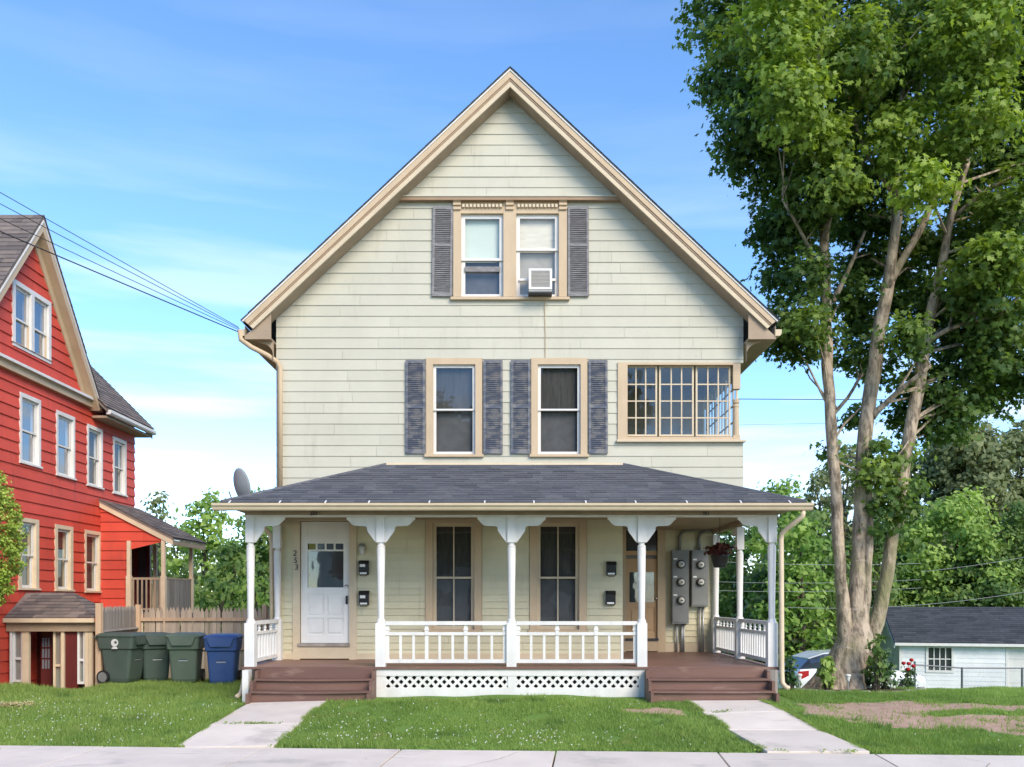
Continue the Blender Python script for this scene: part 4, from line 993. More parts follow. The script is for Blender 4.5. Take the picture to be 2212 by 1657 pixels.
# flared root collar
rings = []
for (y, wpx, xo) in ((1508, 165, 1803), (1490, 135, 1808), (1470, 112, 1815), (1441, 92, 1827), (1405, 84, 1840), (1375, 72, 1849), (1345, 48, 1852)):
    c = T(xo, y); ring = []
    for k in range(22):
        a = 2 * math.pi * k / 22; fl2 = 1 + (.16 * math.sin(5 * a + .7) + .07 * math.sin(9 * a)) * max(0, (y - 1350) / 150)
        ring.append((c.x + math.cos(a) * wpx * .5 * pr_ * fl2 * rng.uniform(.97, 1.03), c.y + math.sin(a) * wpx * .45 * pr_ * fl2, c.z))
    rings.append(ring)
tk.loft(rings)
part('trunk', tk.smooth(), 'bark', mp_)
MB_ = []
def mblob(x, y, rx, ry, tn, dd=0., rd=None):
    D = MD + dd; tn = tn + (.22 if dd < -.9 else .04); MB_.append(((px(x, D), D, pz(y, D)), (rx * D / F, (rd if rd else (rx + ry) / 2) * D / F, ry * D / F), tn))  # nearer lobes get paler leaf colour, painting in the sunlit clumps
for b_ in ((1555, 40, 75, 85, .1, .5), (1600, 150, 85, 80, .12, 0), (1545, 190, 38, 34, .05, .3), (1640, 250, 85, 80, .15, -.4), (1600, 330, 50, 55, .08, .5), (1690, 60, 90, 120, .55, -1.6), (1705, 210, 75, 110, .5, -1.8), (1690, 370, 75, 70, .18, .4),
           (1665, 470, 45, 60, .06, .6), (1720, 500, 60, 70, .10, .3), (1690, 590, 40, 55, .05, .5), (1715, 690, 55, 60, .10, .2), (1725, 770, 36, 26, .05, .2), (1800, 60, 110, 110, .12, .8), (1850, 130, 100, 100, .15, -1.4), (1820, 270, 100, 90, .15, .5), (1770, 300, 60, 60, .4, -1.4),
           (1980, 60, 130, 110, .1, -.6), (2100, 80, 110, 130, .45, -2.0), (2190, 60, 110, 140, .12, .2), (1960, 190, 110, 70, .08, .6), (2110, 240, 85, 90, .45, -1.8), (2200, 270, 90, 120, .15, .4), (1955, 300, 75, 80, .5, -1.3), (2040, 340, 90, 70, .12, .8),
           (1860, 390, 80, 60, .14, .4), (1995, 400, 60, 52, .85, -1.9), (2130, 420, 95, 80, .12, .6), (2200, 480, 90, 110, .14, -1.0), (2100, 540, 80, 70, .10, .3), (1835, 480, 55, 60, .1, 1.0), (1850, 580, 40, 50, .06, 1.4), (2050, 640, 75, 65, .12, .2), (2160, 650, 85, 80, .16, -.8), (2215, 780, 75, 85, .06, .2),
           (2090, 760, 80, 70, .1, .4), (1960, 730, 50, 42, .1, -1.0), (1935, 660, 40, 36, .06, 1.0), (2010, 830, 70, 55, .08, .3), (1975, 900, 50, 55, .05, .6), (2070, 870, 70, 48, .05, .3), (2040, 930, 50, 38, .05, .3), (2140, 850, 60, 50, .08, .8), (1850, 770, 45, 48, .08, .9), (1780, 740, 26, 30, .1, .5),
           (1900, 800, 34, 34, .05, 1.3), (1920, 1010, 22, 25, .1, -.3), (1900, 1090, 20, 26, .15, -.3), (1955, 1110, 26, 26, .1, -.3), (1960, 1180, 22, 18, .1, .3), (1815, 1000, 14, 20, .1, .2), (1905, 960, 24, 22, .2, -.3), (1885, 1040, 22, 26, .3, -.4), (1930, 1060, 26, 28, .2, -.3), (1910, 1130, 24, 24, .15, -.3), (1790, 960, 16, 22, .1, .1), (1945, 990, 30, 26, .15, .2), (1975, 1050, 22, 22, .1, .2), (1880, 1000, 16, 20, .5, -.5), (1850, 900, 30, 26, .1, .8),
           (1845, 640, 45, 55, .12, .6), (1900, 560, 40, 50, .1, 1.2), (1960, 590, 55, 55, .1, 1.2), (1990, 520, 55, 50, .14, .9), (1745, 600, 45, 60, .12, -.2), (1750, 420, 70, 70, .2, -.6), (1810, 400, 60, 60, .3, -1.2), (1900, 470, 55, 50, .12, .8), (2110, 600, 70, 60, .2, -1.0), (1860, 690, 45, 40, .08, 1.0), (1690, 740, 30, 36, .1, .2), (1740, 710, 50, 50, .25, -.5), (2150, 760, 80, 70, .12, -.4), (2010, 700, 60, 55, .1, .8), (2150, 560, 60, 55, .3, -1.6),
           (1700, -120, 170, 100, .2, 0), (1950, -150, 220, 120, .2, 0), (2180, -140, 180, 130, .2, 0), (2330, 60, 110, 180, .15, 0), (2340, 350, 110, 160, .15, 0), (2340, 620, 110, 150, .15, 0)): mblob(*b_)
tw = MB()
for (c, r, tn) in MB_:
    c = Vector(c)
    for k in range(3 if r[0] > .55 else 1):
        tgt = c + Vector((rng.uniform(-.7, .7) * r[0], rng.uniform(-.6, .6) * r[1], rng.uniform(-.3, .8) * r[2]))
        cand = sorted(LIMB, key=lambda t: (t[0] - tgt).length + max(0, (t[0].z - tgt.z + .4)) * 2)[rng.randint(0, 5)]
        a_ = cand[0]; mid = a_.lerp(tgt, .5) + Vector((rng.uniform(-.15, .15), rng.uniform(-.15, .15), rng.uniform(-.05, .25))); r0 = min(.03, cand[1] * .6)
        tw.tube([a_, a_.lerp(mid, .5), mid, mid.lerp(tgt, .5) + Vector((rng.uniform(-.08, .08), 0, .05)), tgt], [r0, r0 * .8, r0 * .6, r0 * .4, .005], 5)
part('branches', tw, 'bark', mp_)
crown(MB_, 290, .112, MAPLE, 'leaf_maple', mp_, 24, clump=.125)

def far_tree(name, label, x, ytop, rx, D, m, tn, zb=None, trunk_h=.35, nb=22, group='trees behind the houses', size=.25, dens=52, outl=KITE, low=.12, xb=None):
    zb = float(gz(px(x, D), D)) if zb is None else zb
    X = px(x, D); zt = pz(ytop, D); H = zt - zb; Rx = rx * D / F
    r = thing(name, label, 'tree', (X, D, zb), group)
    t_ = MB(); top = Vector((X + rng.uniform(-.3, .3), D, zb + H * .8)); b0 = Vector((X, D, zb - .2)); m_ = b0.lerp(top, .4) + Vector((rng.uniform(-.25, .25), 0, 0))
    t_.tube([b0, b0 + Vector((0, 0, .5)), m_, top], [.02 * H + .06, .017 * H + .04, .012 * H + .02, .03], 9, wob=.05)
    bl = []
    for k in range(nb):
        f = (k + .5) / nb; z = zb + H * (low + (1 - low) * (.12 + .80 * f)); prof = math.sin(math.pi * min(1, .22 + .74 * f)) ** .6
        a = k * 2.4 + rng.uniform(-.4, .4); rr = Rx * prof * rng.uniform(.35, .72)
        c = (X + math.cos(a) * rr, D + math.sin(a) * rr * .9, z)
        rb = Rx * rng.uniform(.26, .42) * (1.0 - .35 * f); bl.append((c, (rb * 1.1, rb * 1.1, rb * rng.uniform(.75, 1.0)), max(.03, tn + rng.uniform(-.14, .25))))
        if k % 2 == 0: branchy(t_, b0.lerp(top, min(.9, .25 + .6 * f)), [c], .012 * H * (1 - .6 * f) + .01, 5)
    part('trunk', t_, 'bark_dark', r)
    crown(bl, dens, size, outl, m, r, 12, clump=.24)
    return r
# reddish basket plant
crown([((X, D, Zb + .33), (.24, .24, .12), .3)], 1100, .07, KITE, 'leaf_red', hb, 8, clump=.03, name='foliage')
# background wood, left of the house
far_tree('leafy_tree', 'bright green leafy tree behind the fence, between the red house and the porch', 445, 1050, 95, 40, 'leaf_bright', .35)
far_tree('leafy_tree', 'tree behind the house whose top shows beside the satellite dish', 560, 1038, 85, 46, 'leaf_mid', .3)
far_tree('leafy_tree', 'thin tall tree with a bare stem just right of the red porch roof', 335, 1055, 34, 44, 'leaf_grey', .2, nb=9, low=.62)
far_tree('leafy_tree', 'darker green tree low behind the fence, right of the red side porch', 500, 1150, 75, 37, 'leaf_mid', .15, low=.05)
far_tree('leafy_bush', 'light green bush rising behind the picket fence by the porch post', 545, 1225, 45, 31, 'leaf_bright', .5, low=.0, nb=14, size=.2, dens=40, group='bushes behind the fence')
far_tree('leafy_bush', 'rounded green bush behind the picket fence, left of the porch', 465, 1240, 48, 32, 'leaf_mid', .45, low=.0, nb=14, size=.2, dens=40, group='bushes behind the fence')
far_tree('leafy_bush', 'dark green undergrowth behind the middle of the picket fence', 395, 1200, 60, 34, 'leaf_dark', .4, low=.0, nb=14, size=.22, dens=40, group='bushes behind the fence')
# right of the house
far_tree('leafy_tree', 'bright green tree just right of the house, seen over the porch roof', 1680, 1012, 95, 46, 'leaf_bright', .3)
far_tree('leafy_tree', 'dark green tree behind the right porch posts', 1590, 1070, 110, 50, 'leaf_mid', .12, low=.03)
far_tree('leafy_tree', 'green tree directly behind the left maple trunk', 1760, 1080, 100, 42, 'leaf_mid', .2, low=.03)
far_tree('leafy_tree', 'dark low tree behind the white car', 1690, 1180, 120, 40, 'leaf_dark', .25, low=.0)
far_tree('leafy_tree', 'grey green tree rising behind the maple trunks', 1830, 930, 90, 52, 'leaf_grey', .1)
far_tree('leafy_tree', 'large grey green tree at the right edge above the bright tree', 2090, 905, 190, 58, 'leaf_grey', .12, size=.36)
far_tree('leafy_tree', 'bright yellow green tree behind the white garage', 2060, 1050, 150, 47, 'leaf_bright', .4, low=.05)
far_tree('leafy_tree', 'green tree behind the right end of the garage at the picture edge', 2215, 1060, 110, 46, 'leaf_mid', .3, low=.05)
far_tree('leafy_tree', 'dark green tree behind the left end of the garage', 1910, 1130, 85, 49, 'leaf_mid', .1, low=.0)
far_tree('leafy_tree', 'far dark green tree closing the view behind the maple base', 1800, 1150, 150, 60, 'leaf_dark', .2, low=.0, size=.36)
far_tree('leafy_tree', 'far green tree beyond the right porch railing', 1560, 1190, 110, 58, 'leaf_dark', .25, low=.0, size=.36)
far_tree('leafy_tree', 'far tree glimpsed low behind the left porch railing', 590, 1180, 120, 58, 'leaf_dark', .25, low=.0, size=.36)
far_tree('leafy_tree', 'far green tree low behind the red side porch', 300, 1170, 110, 60, 'leaf_mid', .2, low=.0, size=.36)
far_tree('leafy_tree', 'far tree standing beyond the right edge of the garage roof', 2330, 980, 120, 60, 'leaf_mid', .2, low=.0, size=.36)
far_tree('leafy_tree', 'mid green tree filling the gap between porch roof and maple trunk', 1720, 1100, 85, 38, 'leaf_bright', .2, low=.0)
far_tree('leafy_tree', 'green tree low between the two right maple trunks', 1890, 1080, 70, 44, 'leaf_mid', .25, low=.0)
far_tree('leafy_tree', 'dark hedge tree right behind the garage roof', 2130, 1180, 130, 45.5, 'leaf_mid', .2, low=.0)
far_tree('leafy_tree', 'hazy grey green tree at the far right edge under the maple crown', 2200, 890, 130, 62, 'leaf_grey', .3, low=.0, size=.36)
far_tree('leafy_tree', 'grey green tree showing between the middle and right maple trunks', 1930, 960, 95, 60, 'leaf_grey', .3, low=.0, size=.34)
far_tree('leafy_tree', 'loose grey green tree left of the left maple trunk', 1765, 985, 60, 56, 'leaf_grey', .2, low=.0, size=.32)
far_tree('leafy_tree', 'pale green tree behind the middle of the picket fence', 385, 1110, 70, 42, 'leaf_mid', .4, low=.0)
# trees across the street, behind the camera: they show as reflections in the window panes
for (X_, Y_, H_, R_) in ((-4.6, -16, 13.5, 4.4), (4.4, -17, 15.5, 4.8)):
    r = thing('street_tree', 'leafy tree across the street, mirrored in the ' + ('left' if X_ < 0 else 'right') + ' upper window', 'tree', (X_, Y_, -.3), 'trees across the street')
    part('trunk', MB().tube([(X_, Y_, -.4), (X_ + .1, Y_, 2), (X_, Y_ + .2, 6), (X_, Y_, H_ * .85)], [.3, .24, .18, .05], 9), 'bark_dark', r)
    bl = [((X_ + R_ * .75 * math.cos(k * 2.4) * rng.uniform(.3, 1), Y_ + R_ * .6 * math.sin(k * 2.4), H_ * (.35 + .6 * k / 16)), (1.9, 1.9, 1.5), .1) for k in range(16)]
    crown(bl, 45, .30, KITE, 'leaf_dark', r, 10, clump=.25)

for (X_, W_, H_, m2, lb) in ((-7.8, 5.0, 5.6, 'siding_white', 'pale gabled house across the street, mirrored in the left porch window'), (3.3, 5.6, 5.4, 'grey_wood', 'grey gabled house across the street, mirrored in the right porch window')):
    r = thing('street_house', lb, 'house', (X_, -24, -.3), 'houses across the street')
    part('wall', MB().box(X_ - W_, X_ + W_, -32, -24, -.4, H_), m2, r)
    part('roof', MB().prism([(X_ - W_ - .4, H_ - .1), (X_, H_ + 3.6), (X_ + W_ + .4, H_ - .1)], -32.4, -23.5, 'y'), 'shingle_dark', r)
    for k in range(4):
        for z_ in (.9, 3.5): part('window', MB().box(X_ - W_ + 1.1 + k * 2.3, X_ - W_ + 2.0 + k * 2.3, -24.0, -23.96, z_, z_ + 1.5), 'window_dark', r)
    part('door', MB().box(X_ - .5, X_ + .5, -23.99, -23.92, -.1, 2.1), 'door_white', r)
# ------------------------------------------------------------------ red house on the left
RX = -10.6
red = thing('red_house', 'red clapboard house with steep side gable and cream trimmed windows', 'house', (RX - 4, 20, -1.2))
rp = Pl((RX, 0, 0), (0, 1, 0), (1, 0, 0))
def ry(x, X=RX): return X * F / (x - CX)                   # depth of a picture column on the plane X
def wz(x, y): return pz(y, ry(x))
GC, GA_Z, GS = 19.6, 10.19, 1.28
def red_lim(z):
    if z < 6.6: return 14.2, 24.9
    h = max(0, (GA_Z - .45 - z) / GS); return GC - h, GC + h
def rwin(xa, xb, y0a, y1a, trim=.09):
    """outer casing given by its picture columns and the top / bottom at the left edge"""
    u0, u1 = ry(xa), ry(xb); return (u0, u1, wz(xa, y1a), wz(xa, y0a))
RW = [rwin(40, 85, 846, 1000), rwin(119, 159, 885, 1027), rwin(186, 219, 915, 1049), rwin(242, 270.5, 942, 1066),
      rwin(37, 81, 1116, 1274), rwin(116, 155, 1132, 1277), rwin(181, 215, 1144, 1280)]
GW = rwin(24, 107, 600, 745)
siding(red, rp, -1.3, 9.75, .245, red_lim, [tuple(h) for h in RW] + [GW], 'siding_red', 3.2, 260, 'side_wall', thick=.028, seed=21)
for i, (u0, u1, v0, v1) in enumerate(RW):
    big = i in (4, 5)
    tr = .075 if not big else .12
    window(red, rp, u0 + tr, u1 - tr, v0 + .05, v1 - .09, trim=tr, head=.09, sill=.04, trim_m='trim_cream' if i > 3 else 'white_paint', fr=.06, shade_up=None, shade_lo=None, gl='glass_sky' if i < 2 else 'glass', split=.5)
    bk = MB(); rp.box(bk, u0 + tr - .02, u1 - tr + .02, v0 + .03, v1 - .07, -.20, -.17); part('shade', bk, 'curtain_dark' if i != 4 else 'screen_grey', red)
um = (GW[0] + GW[1]) / 2
gcase = MB(); rp.frame(gcase, GW[0], GW[1], GW[2], GW[3], .10, .10, .08, .10, -.015, .045); rp.box(gcase, um - .06, um + .06, GW[2] + .081, GW[3] - .101, -.015, .045); part('window_pair_casing', gcase, 'white_paint', red)
for a_, b_ in ((GW[0] + .10, um - .06), (um + .06, GW[1] - .10)):
    window(red, rp, a_, b_, GW[2] + .08, GW[3] - .10, casing=False, sill=.001, shade_up=None, shade_lo=None, gl='glass_sky', fr=.06, split=.45)
    bk = MB(); rp.box(bk, a_ - .02, b_ + .02, GW[2] + .06, GW[3] - .08, -.20, -.17); part('shade', bk, 'curtain_dark', red)
wl = MB(); wl.box(-19, RX - .21, 24.78, 24.9, -1.4, 6.6); wl.box(-19, RX - .03, 14.2, 14.3, -1.4, 6.6); wl.box(-19, -18.9, 14.3, 24.78, -1.4, 6.6); wl.box(RX - .2, RX - .003, 24.74, 24.9, -1.4, 6.6); part('end_wall', wl, 'siding_red', red)
# cross gable roof
GR = RX + .25
rr = MB(); t = .07; HWD = 2.85
for s in (-1, 1):
    ye = GC + s * HWD; ze = GA_Z - GS * HWD
    rr.prism([(GC, GA_Z), (ye, ze), (ye, ze - t * 1.5), (GC, GA_Z - t * 1.5)], -14.6, GR, 'x')
rroof = part('gable_roof', rr, 'shingle_brown', red)
sh = MB()
shingles(sh, (-14.6, GC - HWD, GA_Z - GS * HWD + .004), (GR + .02, GC - HWD, GA_Z - GS * HWD + .004), (-14.6, GC, GA_Z + .004), (GR + .02, GC, GA_Z + .004), .16, .36, .016)
shingles(sh, (GR + .02, GC + HWD, GA_Z - GS * HWD + .004), (-14.6, GC + HWD, GA_Z - GS * HWD + .004), (GR + .02, GC, GA_Z + .004), (-14.6, GC, GA_Z + .004), .16, .36, .016)
o = part('shingles', sh, 'shingle_brown', rroof); o['kind'] = 'stuff'
def rrake(o0, o1, xa, xb, m, nm, s, hw=HWD):
    f = lambda o_, hh: GA_Z - GS * hh - o_
    h1 = hw - o1 * .55; h0 = hw - o0 * .55
    part(nm, MB().prism([(GC, GA_Z - o0), (GC + s * h0, f(o0, h0)), (GC + s * h1, f(o1, h1)), (GC, GA_Z - o1)], xa, xb, 'x'), m, rroof)
for s in (-1, 1):
    rrake(.11, .16, GR - .02, GR + .015, 'white_paint', 'drip_edge', s)
    rrake(.161, .36, GR - .05, GR, 'trim_tan', 'rake_board', s)
    rrake(.30, .359, RX + .02, GR - .051, 'trim_tan', 'rake_soffit', s)
    rrake(.36, .62, RX + .005, RX + .05, 'trim_tan', 'rake_frieze', s, 2.6)
bt = MB(); rp.box(bt, 14.2, GC + 2.62, 6.50, 6.66, -.01, .12); part('belt_course', bt, 'trim_tan', red)
bt = MB(); rp.box(bt, 14.2, GC + 2.66, 6.661, 6.72, -.01, .2); part('belt_cap', bt, 'white_paint', red)
# main roof, ridge running back
mr_ = MB()
for ya, yb, xe in ((13.8, GC - HWD + .1, RX + .45), (GC + HWD - .25, 25.15, RX + .45), (GC - HWD + .1, GC + HWD - .25, -12.6)):
    ze = 6.52 + (RX + .45 - xe); mr_.prism([(xe, ze), (-15.2, ze + 15.2 + xe), (-15.2, ze + 15.2 + xe - .1), (xe, ze - .1)], ya, yb, 'y')
mroof = part('main_roof', mr_, 'shingle_brown', red)
sh = MB(); shingles(sh, (RX + .47, GC + HWD - .3, 6.524), (RX + .47, 25.17, 6.524), (-15.2, GC + HWD - .3, 6.52 + 15.2 + RX + .47), (-15.2, 25.17, 6.52 + 15.2 + RX + .47), .16, .36, .016)
o = part('shingles', sh, 'shingle_brown', mroof); o['kind'] = 'stuff'
ge = MB(); ge.prism([(RX + .40, 6.36), (RX + .50, 6.36), (RX + .53, 6.40), (RX + .53, 6.47), (RX + .40, 6.47)], GC + HWD - .15, 25.15, 'y'); part('gutter', ge, 'white_paint', mroof)
ge = MB(); ge.box(RX - .5, RX + .40, GC + HWD - .1, 25.1, 6.28, 6.34); part('eave_soffit', ge, 'soffit_tan', mroof)
ge = MB(); ge.prism([(RX + .42, 6.40), (-15.2, 6.40 + 15.62 + RX), (-15.2, 6.24 + 15.62 + RX), (RX + .42, 6.24)], 25.1, 25.14, 'y'); part('rake_board', ge, 'trim_tan', mroof)
# side porch at the back with shed roof
PY0, PY1 = 22.75, 25.2; ex = px(374, PY0); ez = pz(1160, PY0); tz = pz(1078, PY0)
sp_ = MB(); sp_.prism([(RX, tz), (ex, ez), (ex, ez - .07), (RX, tz - .07)], PY0 - .02, PY1, 'y'); sroof = part('porch_roof', sp_, 'shingle_brown', red)
sh = MB(); shingles(sh, (ex + .02, PY0 - .04, ez - .003), (ex + .02, PY1, ez - .003), (RX, PY0 - .04, tz + .005), (RX, PY1, tz + .005), .15, .34, .015); o = part('shingles', sh, 'shingle_brown', sroof); o['kind'] = 'stuff'
sp_ = MB(); sp_.prism([(RX + .03, tz - .072), (ex - .01, ez - .072), (ex - .01, ez - .21), (RX + .03, tz - .21)], PY0 - .01, PY0 + .03, 'y'); part('rake_board', sp_, 'trim_cream', sroof)
sp_ = MB(); sp_.box(ex - .06, ex - .012, PY0 + .031, PY1 - .02, ez - .20, ez - .075); part('eave_board', sp_, 'soffit_tan', sroof)
spw = Pl((0, PY0 + .06, 0), (1, 0, 0), (0, -1, 0)); cpx = px(355, PY0 + .1); wx = px(275, PY0 + .06); oz = pz(1170, PY0)
def splim(z):
    a = RX + .03; b_ = (ex - .2) if z > oz else wx
    sl = (tz - ez) / (ex - RX); lim_x = RX + (tz - .12 - z) / sl
    return a, max(a + .005, min(b_, lim_x))
siding(red, spw, -1.2, tz - .12, .245, splim, [], 'siding_red', 3, 40, 'porch_wall', thick=.028, seed=33)
PF = 1.33
part('porch_floor', MB().box(RX + .03, cpx + .08, PY0 + .07, 24.95, PF - .14, PF), 'floor_brown', red)
part('porch_back_wall', MB().box(RX + .03, px(330, 24.6), 24.4, 24.5, PF, tz - .4), 'door_red', red)
part('porch_door', MB().box(px(300, 24.4), px(316, 24.4), 24.37, 24.399, PF, PF + 1.95), 'window_dark', red)
for (x_, y_) in ((wx + .06, PY0 + .03), (cpx, PY0 + .05), (px(413, 24.8), 24.8), (px(338, 24.4), 24.32)):
    z1 = tz - .22 - (tz - ez) / (ex - RX) * (x_ - RX) 
    m_ = MB(); m_.box(x_ - .06, x_ + .06, y_ - .06, y_ + .06, -1.3 if x_ > wx + .1 else PF, PF + .98); m_.box(x_ - .045, x_ + .045, y_ - .045, y_ + .045, PF + .981, min(z1, oz + .02) if x_ < cpx - .2 else z1 + .02); part('porch_post', m_, 'trim_cream', red)
rl = MB(); rl.box(wx + .12, cpx - .061, PY0 + .03, PY0 + .07, PF + .88, PF + .94); rl.box(wx + .12, cpx - .061, PY0 + .035, PY0 + .065, PF + .10, PF + .15); rl_o = part('railing', rl, 'soffit_tan', red)
for k in range(7): x_ = wx + .16 + (cpx - wx - .26) * k / 6; part('baluster', MB().box(x_ - .018, x_ + .018, PY0 + .035, PY0 + .065, PF + .151, PF + .879), 'soffit_tan', rl_o)
rl = MB(); rl.box(cpx - .02, cpx + .02, PY0 + .12, 24.73, PF + .90, PF + .95); rl_o = part('railing', rl, 'soffit_tan', red)
for k in range(12): y_ = PY0 + .18 + (24.68 - PY0 - .18) * k / 11; part('baluster', MB().box(cpx - .012, cpx + .012, y_ - .07, y_ + .07, PF + .02, PF + .899), 'grey_wood', rl_o)
# basement entry with its own little hipped roof
BX0, BX1, BY0, BY1 = RX + .03, px(208, 18.6), 18.6, 19.7
be_z, bt_z = pz(1335, 18.6), pz(1281, 19.3)
q = [(BX0 - .0, BY0 - .15, be_z), (BX1 + .03, BY0 - .15, be_z), (BX1 + .03, BY1, be_z), (BX0, BY1, be_z), (BX0, 19.3, bt_z), (px(158, 19.3), 19.3, bt_z)]
ql = [(px(12, 18.5), BY0 - .15, be_z)] + q[1:]
br_ = MB(); br_.add([q[0], q[1], q[2], q[3], q[4], q[5]], [(0, 1, 5, 4), (1, 2, 5), (2, 3, 4, 5), (0, 3, 2, 1)]); broof = part('entry_roof', br_, 'shingle_brown', red)
sh = MB(); u2 = lambda p: (p[0], p[1], p[2] + .005)
shingles(sh, u2(q[0]), u2(q[1]), u2((px(75, 19.3), 19.3, bt_z)), u2(q[5]), .13, .3, .015); shingles(sh, u2(q[1]), u2(q[2]), u2(q[5]), u2(q[5]), .13, .3, .015); o = part('shingles', sh, 'shingle_brown', broof); o['kind'] = 'stuff'
m_ = MB(); m_.box(BX0, BX1 + .04, BY0 - .18, BY0 - .15, be_z - .09, be_z - .002); part('fascia', m_, 'trim_cream', broof)
m_ = MB(); m_.box(BX0, BX1 + .02, BY0 - .06, BY0 + .06, be_z - .28, be_z - .091); part('beam', m_, 'soffit_tan', broof)
ep = Pl((0, BY0, 0), (1, 0, 0), (0, -1, 0)); ex_ = lambda x: px(x, BY0)
zt_ = be_z - .281
ent = MB(); ep.box(ent, BX0, BX1, -1.0, zt_, -1.2, -1.15); part('entry_back_wall', ent, 'door_red', red)
for (xa, xb, m2) in ((22, 26, 'white_paint'), (49, 63, 'trim_cream'), (133, 139, 'trim_cream'), (184, 192, 'trim_cream'), (192.5, 201, 'trim_cream')):
    m_ = MB(); ep.box(m_, ex_(xa), ex_(xb), -1.1, zt_, -.06, .02); part('entry_post', m_, m2, red)
def ewin(xa, xb, y0, y1, nn=-.02, sm='white_paint'):
    z0_, z1_ = pz(y1, BY0), pz(y0, BY0); vm = z0_ + (z1_ - z0_) * .42
    f = MB(); ep.frame(f, ex_(xa), ex_(xb), z0_, z1_, .045, .045, .05, .06, nn - .05, nn); ep.box(f, ex_(xa) + .045, ex_(xb) - .045, vm - .025, vm + .025, nn - .05, nn + .003); wd = part('window', f, sm, red)
    for a_, b_ in ((z0_ + .05, vm - .025), (vm + .025, z1_ - .06)):
        g = MB(); ep.box(g, ex_(xa) + .045, ex_(xb) - .045, a_, b_, nn - .03, nn - .026); part('pane', g, 'glass', wd)
    g = MB(); ep.box(g, ex_(xa) + .01, ex_(xb) - .01, z0_, z1_, nn - .075, nn - .07); part('shade', g, 'ac_grille', wd)
ewin(26.5, 48.5, 1352, 1474); ewin(112, 132.5, 1352, 1500, -.05, 'trim_cream'); ewin(166, 183.5, 1354, 1478)
m_ = MB(); ep.box(m_, ex_(139.5), ex_(165.5), -1.1, zt_, -.08, -.03); part('entry_panel', m_, 'door_red', red)
m_ = MB(); ep.box(m_, ex_(63.5), ex_(88), -1.1, zt_ - .05, -.5, -.45); dd_ = part('entry_door', m_, 'door_red', red)
for i in range(3):
    for j in range(3):
        m_ = MB(); ep.box(m_, ex_(67 + i * 6.1), ex_(71 + i * 6.1), pz(1428 - j * 24 + 20, BY0), pz(1428 - j * 24, BY0), -.449, -.44); part('pane', m_, 'glass_sky', dd_)
        m_ = MB(); ep.box(m_, ex_(67 + i * 6.1), ex_(71 + i * 6.1), pz(1428 - j * 24 + 20, BY0), pz(1428 - j * 24, BY0), -.4495, -.4485); part('pane_backing', m_, 'frosted', dd_)
m_ = MB(); m_.box(BX1 - .05, BX1, BY0 + .07, BY1, -1.1, zt_); part('entry_side_wall', m_, 'siding_red', red)

# ------------------------------------------------------------------ fence, bins
fe = thing('picket_fence', 'weathered stockade fence with pointed pickets between the red house and the porch', 'fence', (-7.3, 21.5, -.3))
pk = MB().prism([(-.044, -.55), (.044, -.55), (.044, 1.63), (0, 1.75), (-.044, 1.63)], -.01, .01, 'y')
pk_me = pk.mesh('picket', 'fence_wood'); pk_g = pk.mesh('picket', 'grey_wood')
FY = 20.9
x_ = px(306, FY)
while x_ < XL - .05:
    link('picket', pk_me, fe, (x_, FY, rng.uniform(-.03, .02) - .22), (0, R(rng.uniform(-.8, .8)), R(rng.uniform(-3, 3)))); x_ += .096
for z in (pz(1338, FY), pz(1400, FY)): part('rail', MB().box(px(303, FY), XL, FY - .06, FY - .015, z - .04, z + .04), 'post_wood', fe)
for x_ in (px(299, FY - .06), px(572, FY - .06)): part('fence_post', MB().box(x_ - .05, x_ + .05, FY - .12, FY - .02, -.7, pz(1306, FY)), 'post_wood', fe)
a0 = Vector((px(219, 18.45), 18.45, 0)); a1 = Vector((px(296, FY), FY, 0)); dv = a1 - a0; n_ = 24; ang = math.atan2(dv.y, dv.x)
for k in range(n_): c = a0.lerp(a1, (k + .5) / n_); link('picket', pk_g, fe, (c.x, c.y, -.2 + rng.uniform(-.02, .02)), (0, 0, ang))
part('rail', MB().tube([a0 + Vector((.05, -.05, pz(1357, 21))), a1 + Vector((.05, -.05, pz(1357, 21)))], .04, 4), 'grey_wood', fe)
c = a0; part('fence_post', MB().box(c.x - .055, c.x + .055, c.y - .15, c.y - .04, -1.2, pz(1303, 18.35)), 'post_wood', fe)

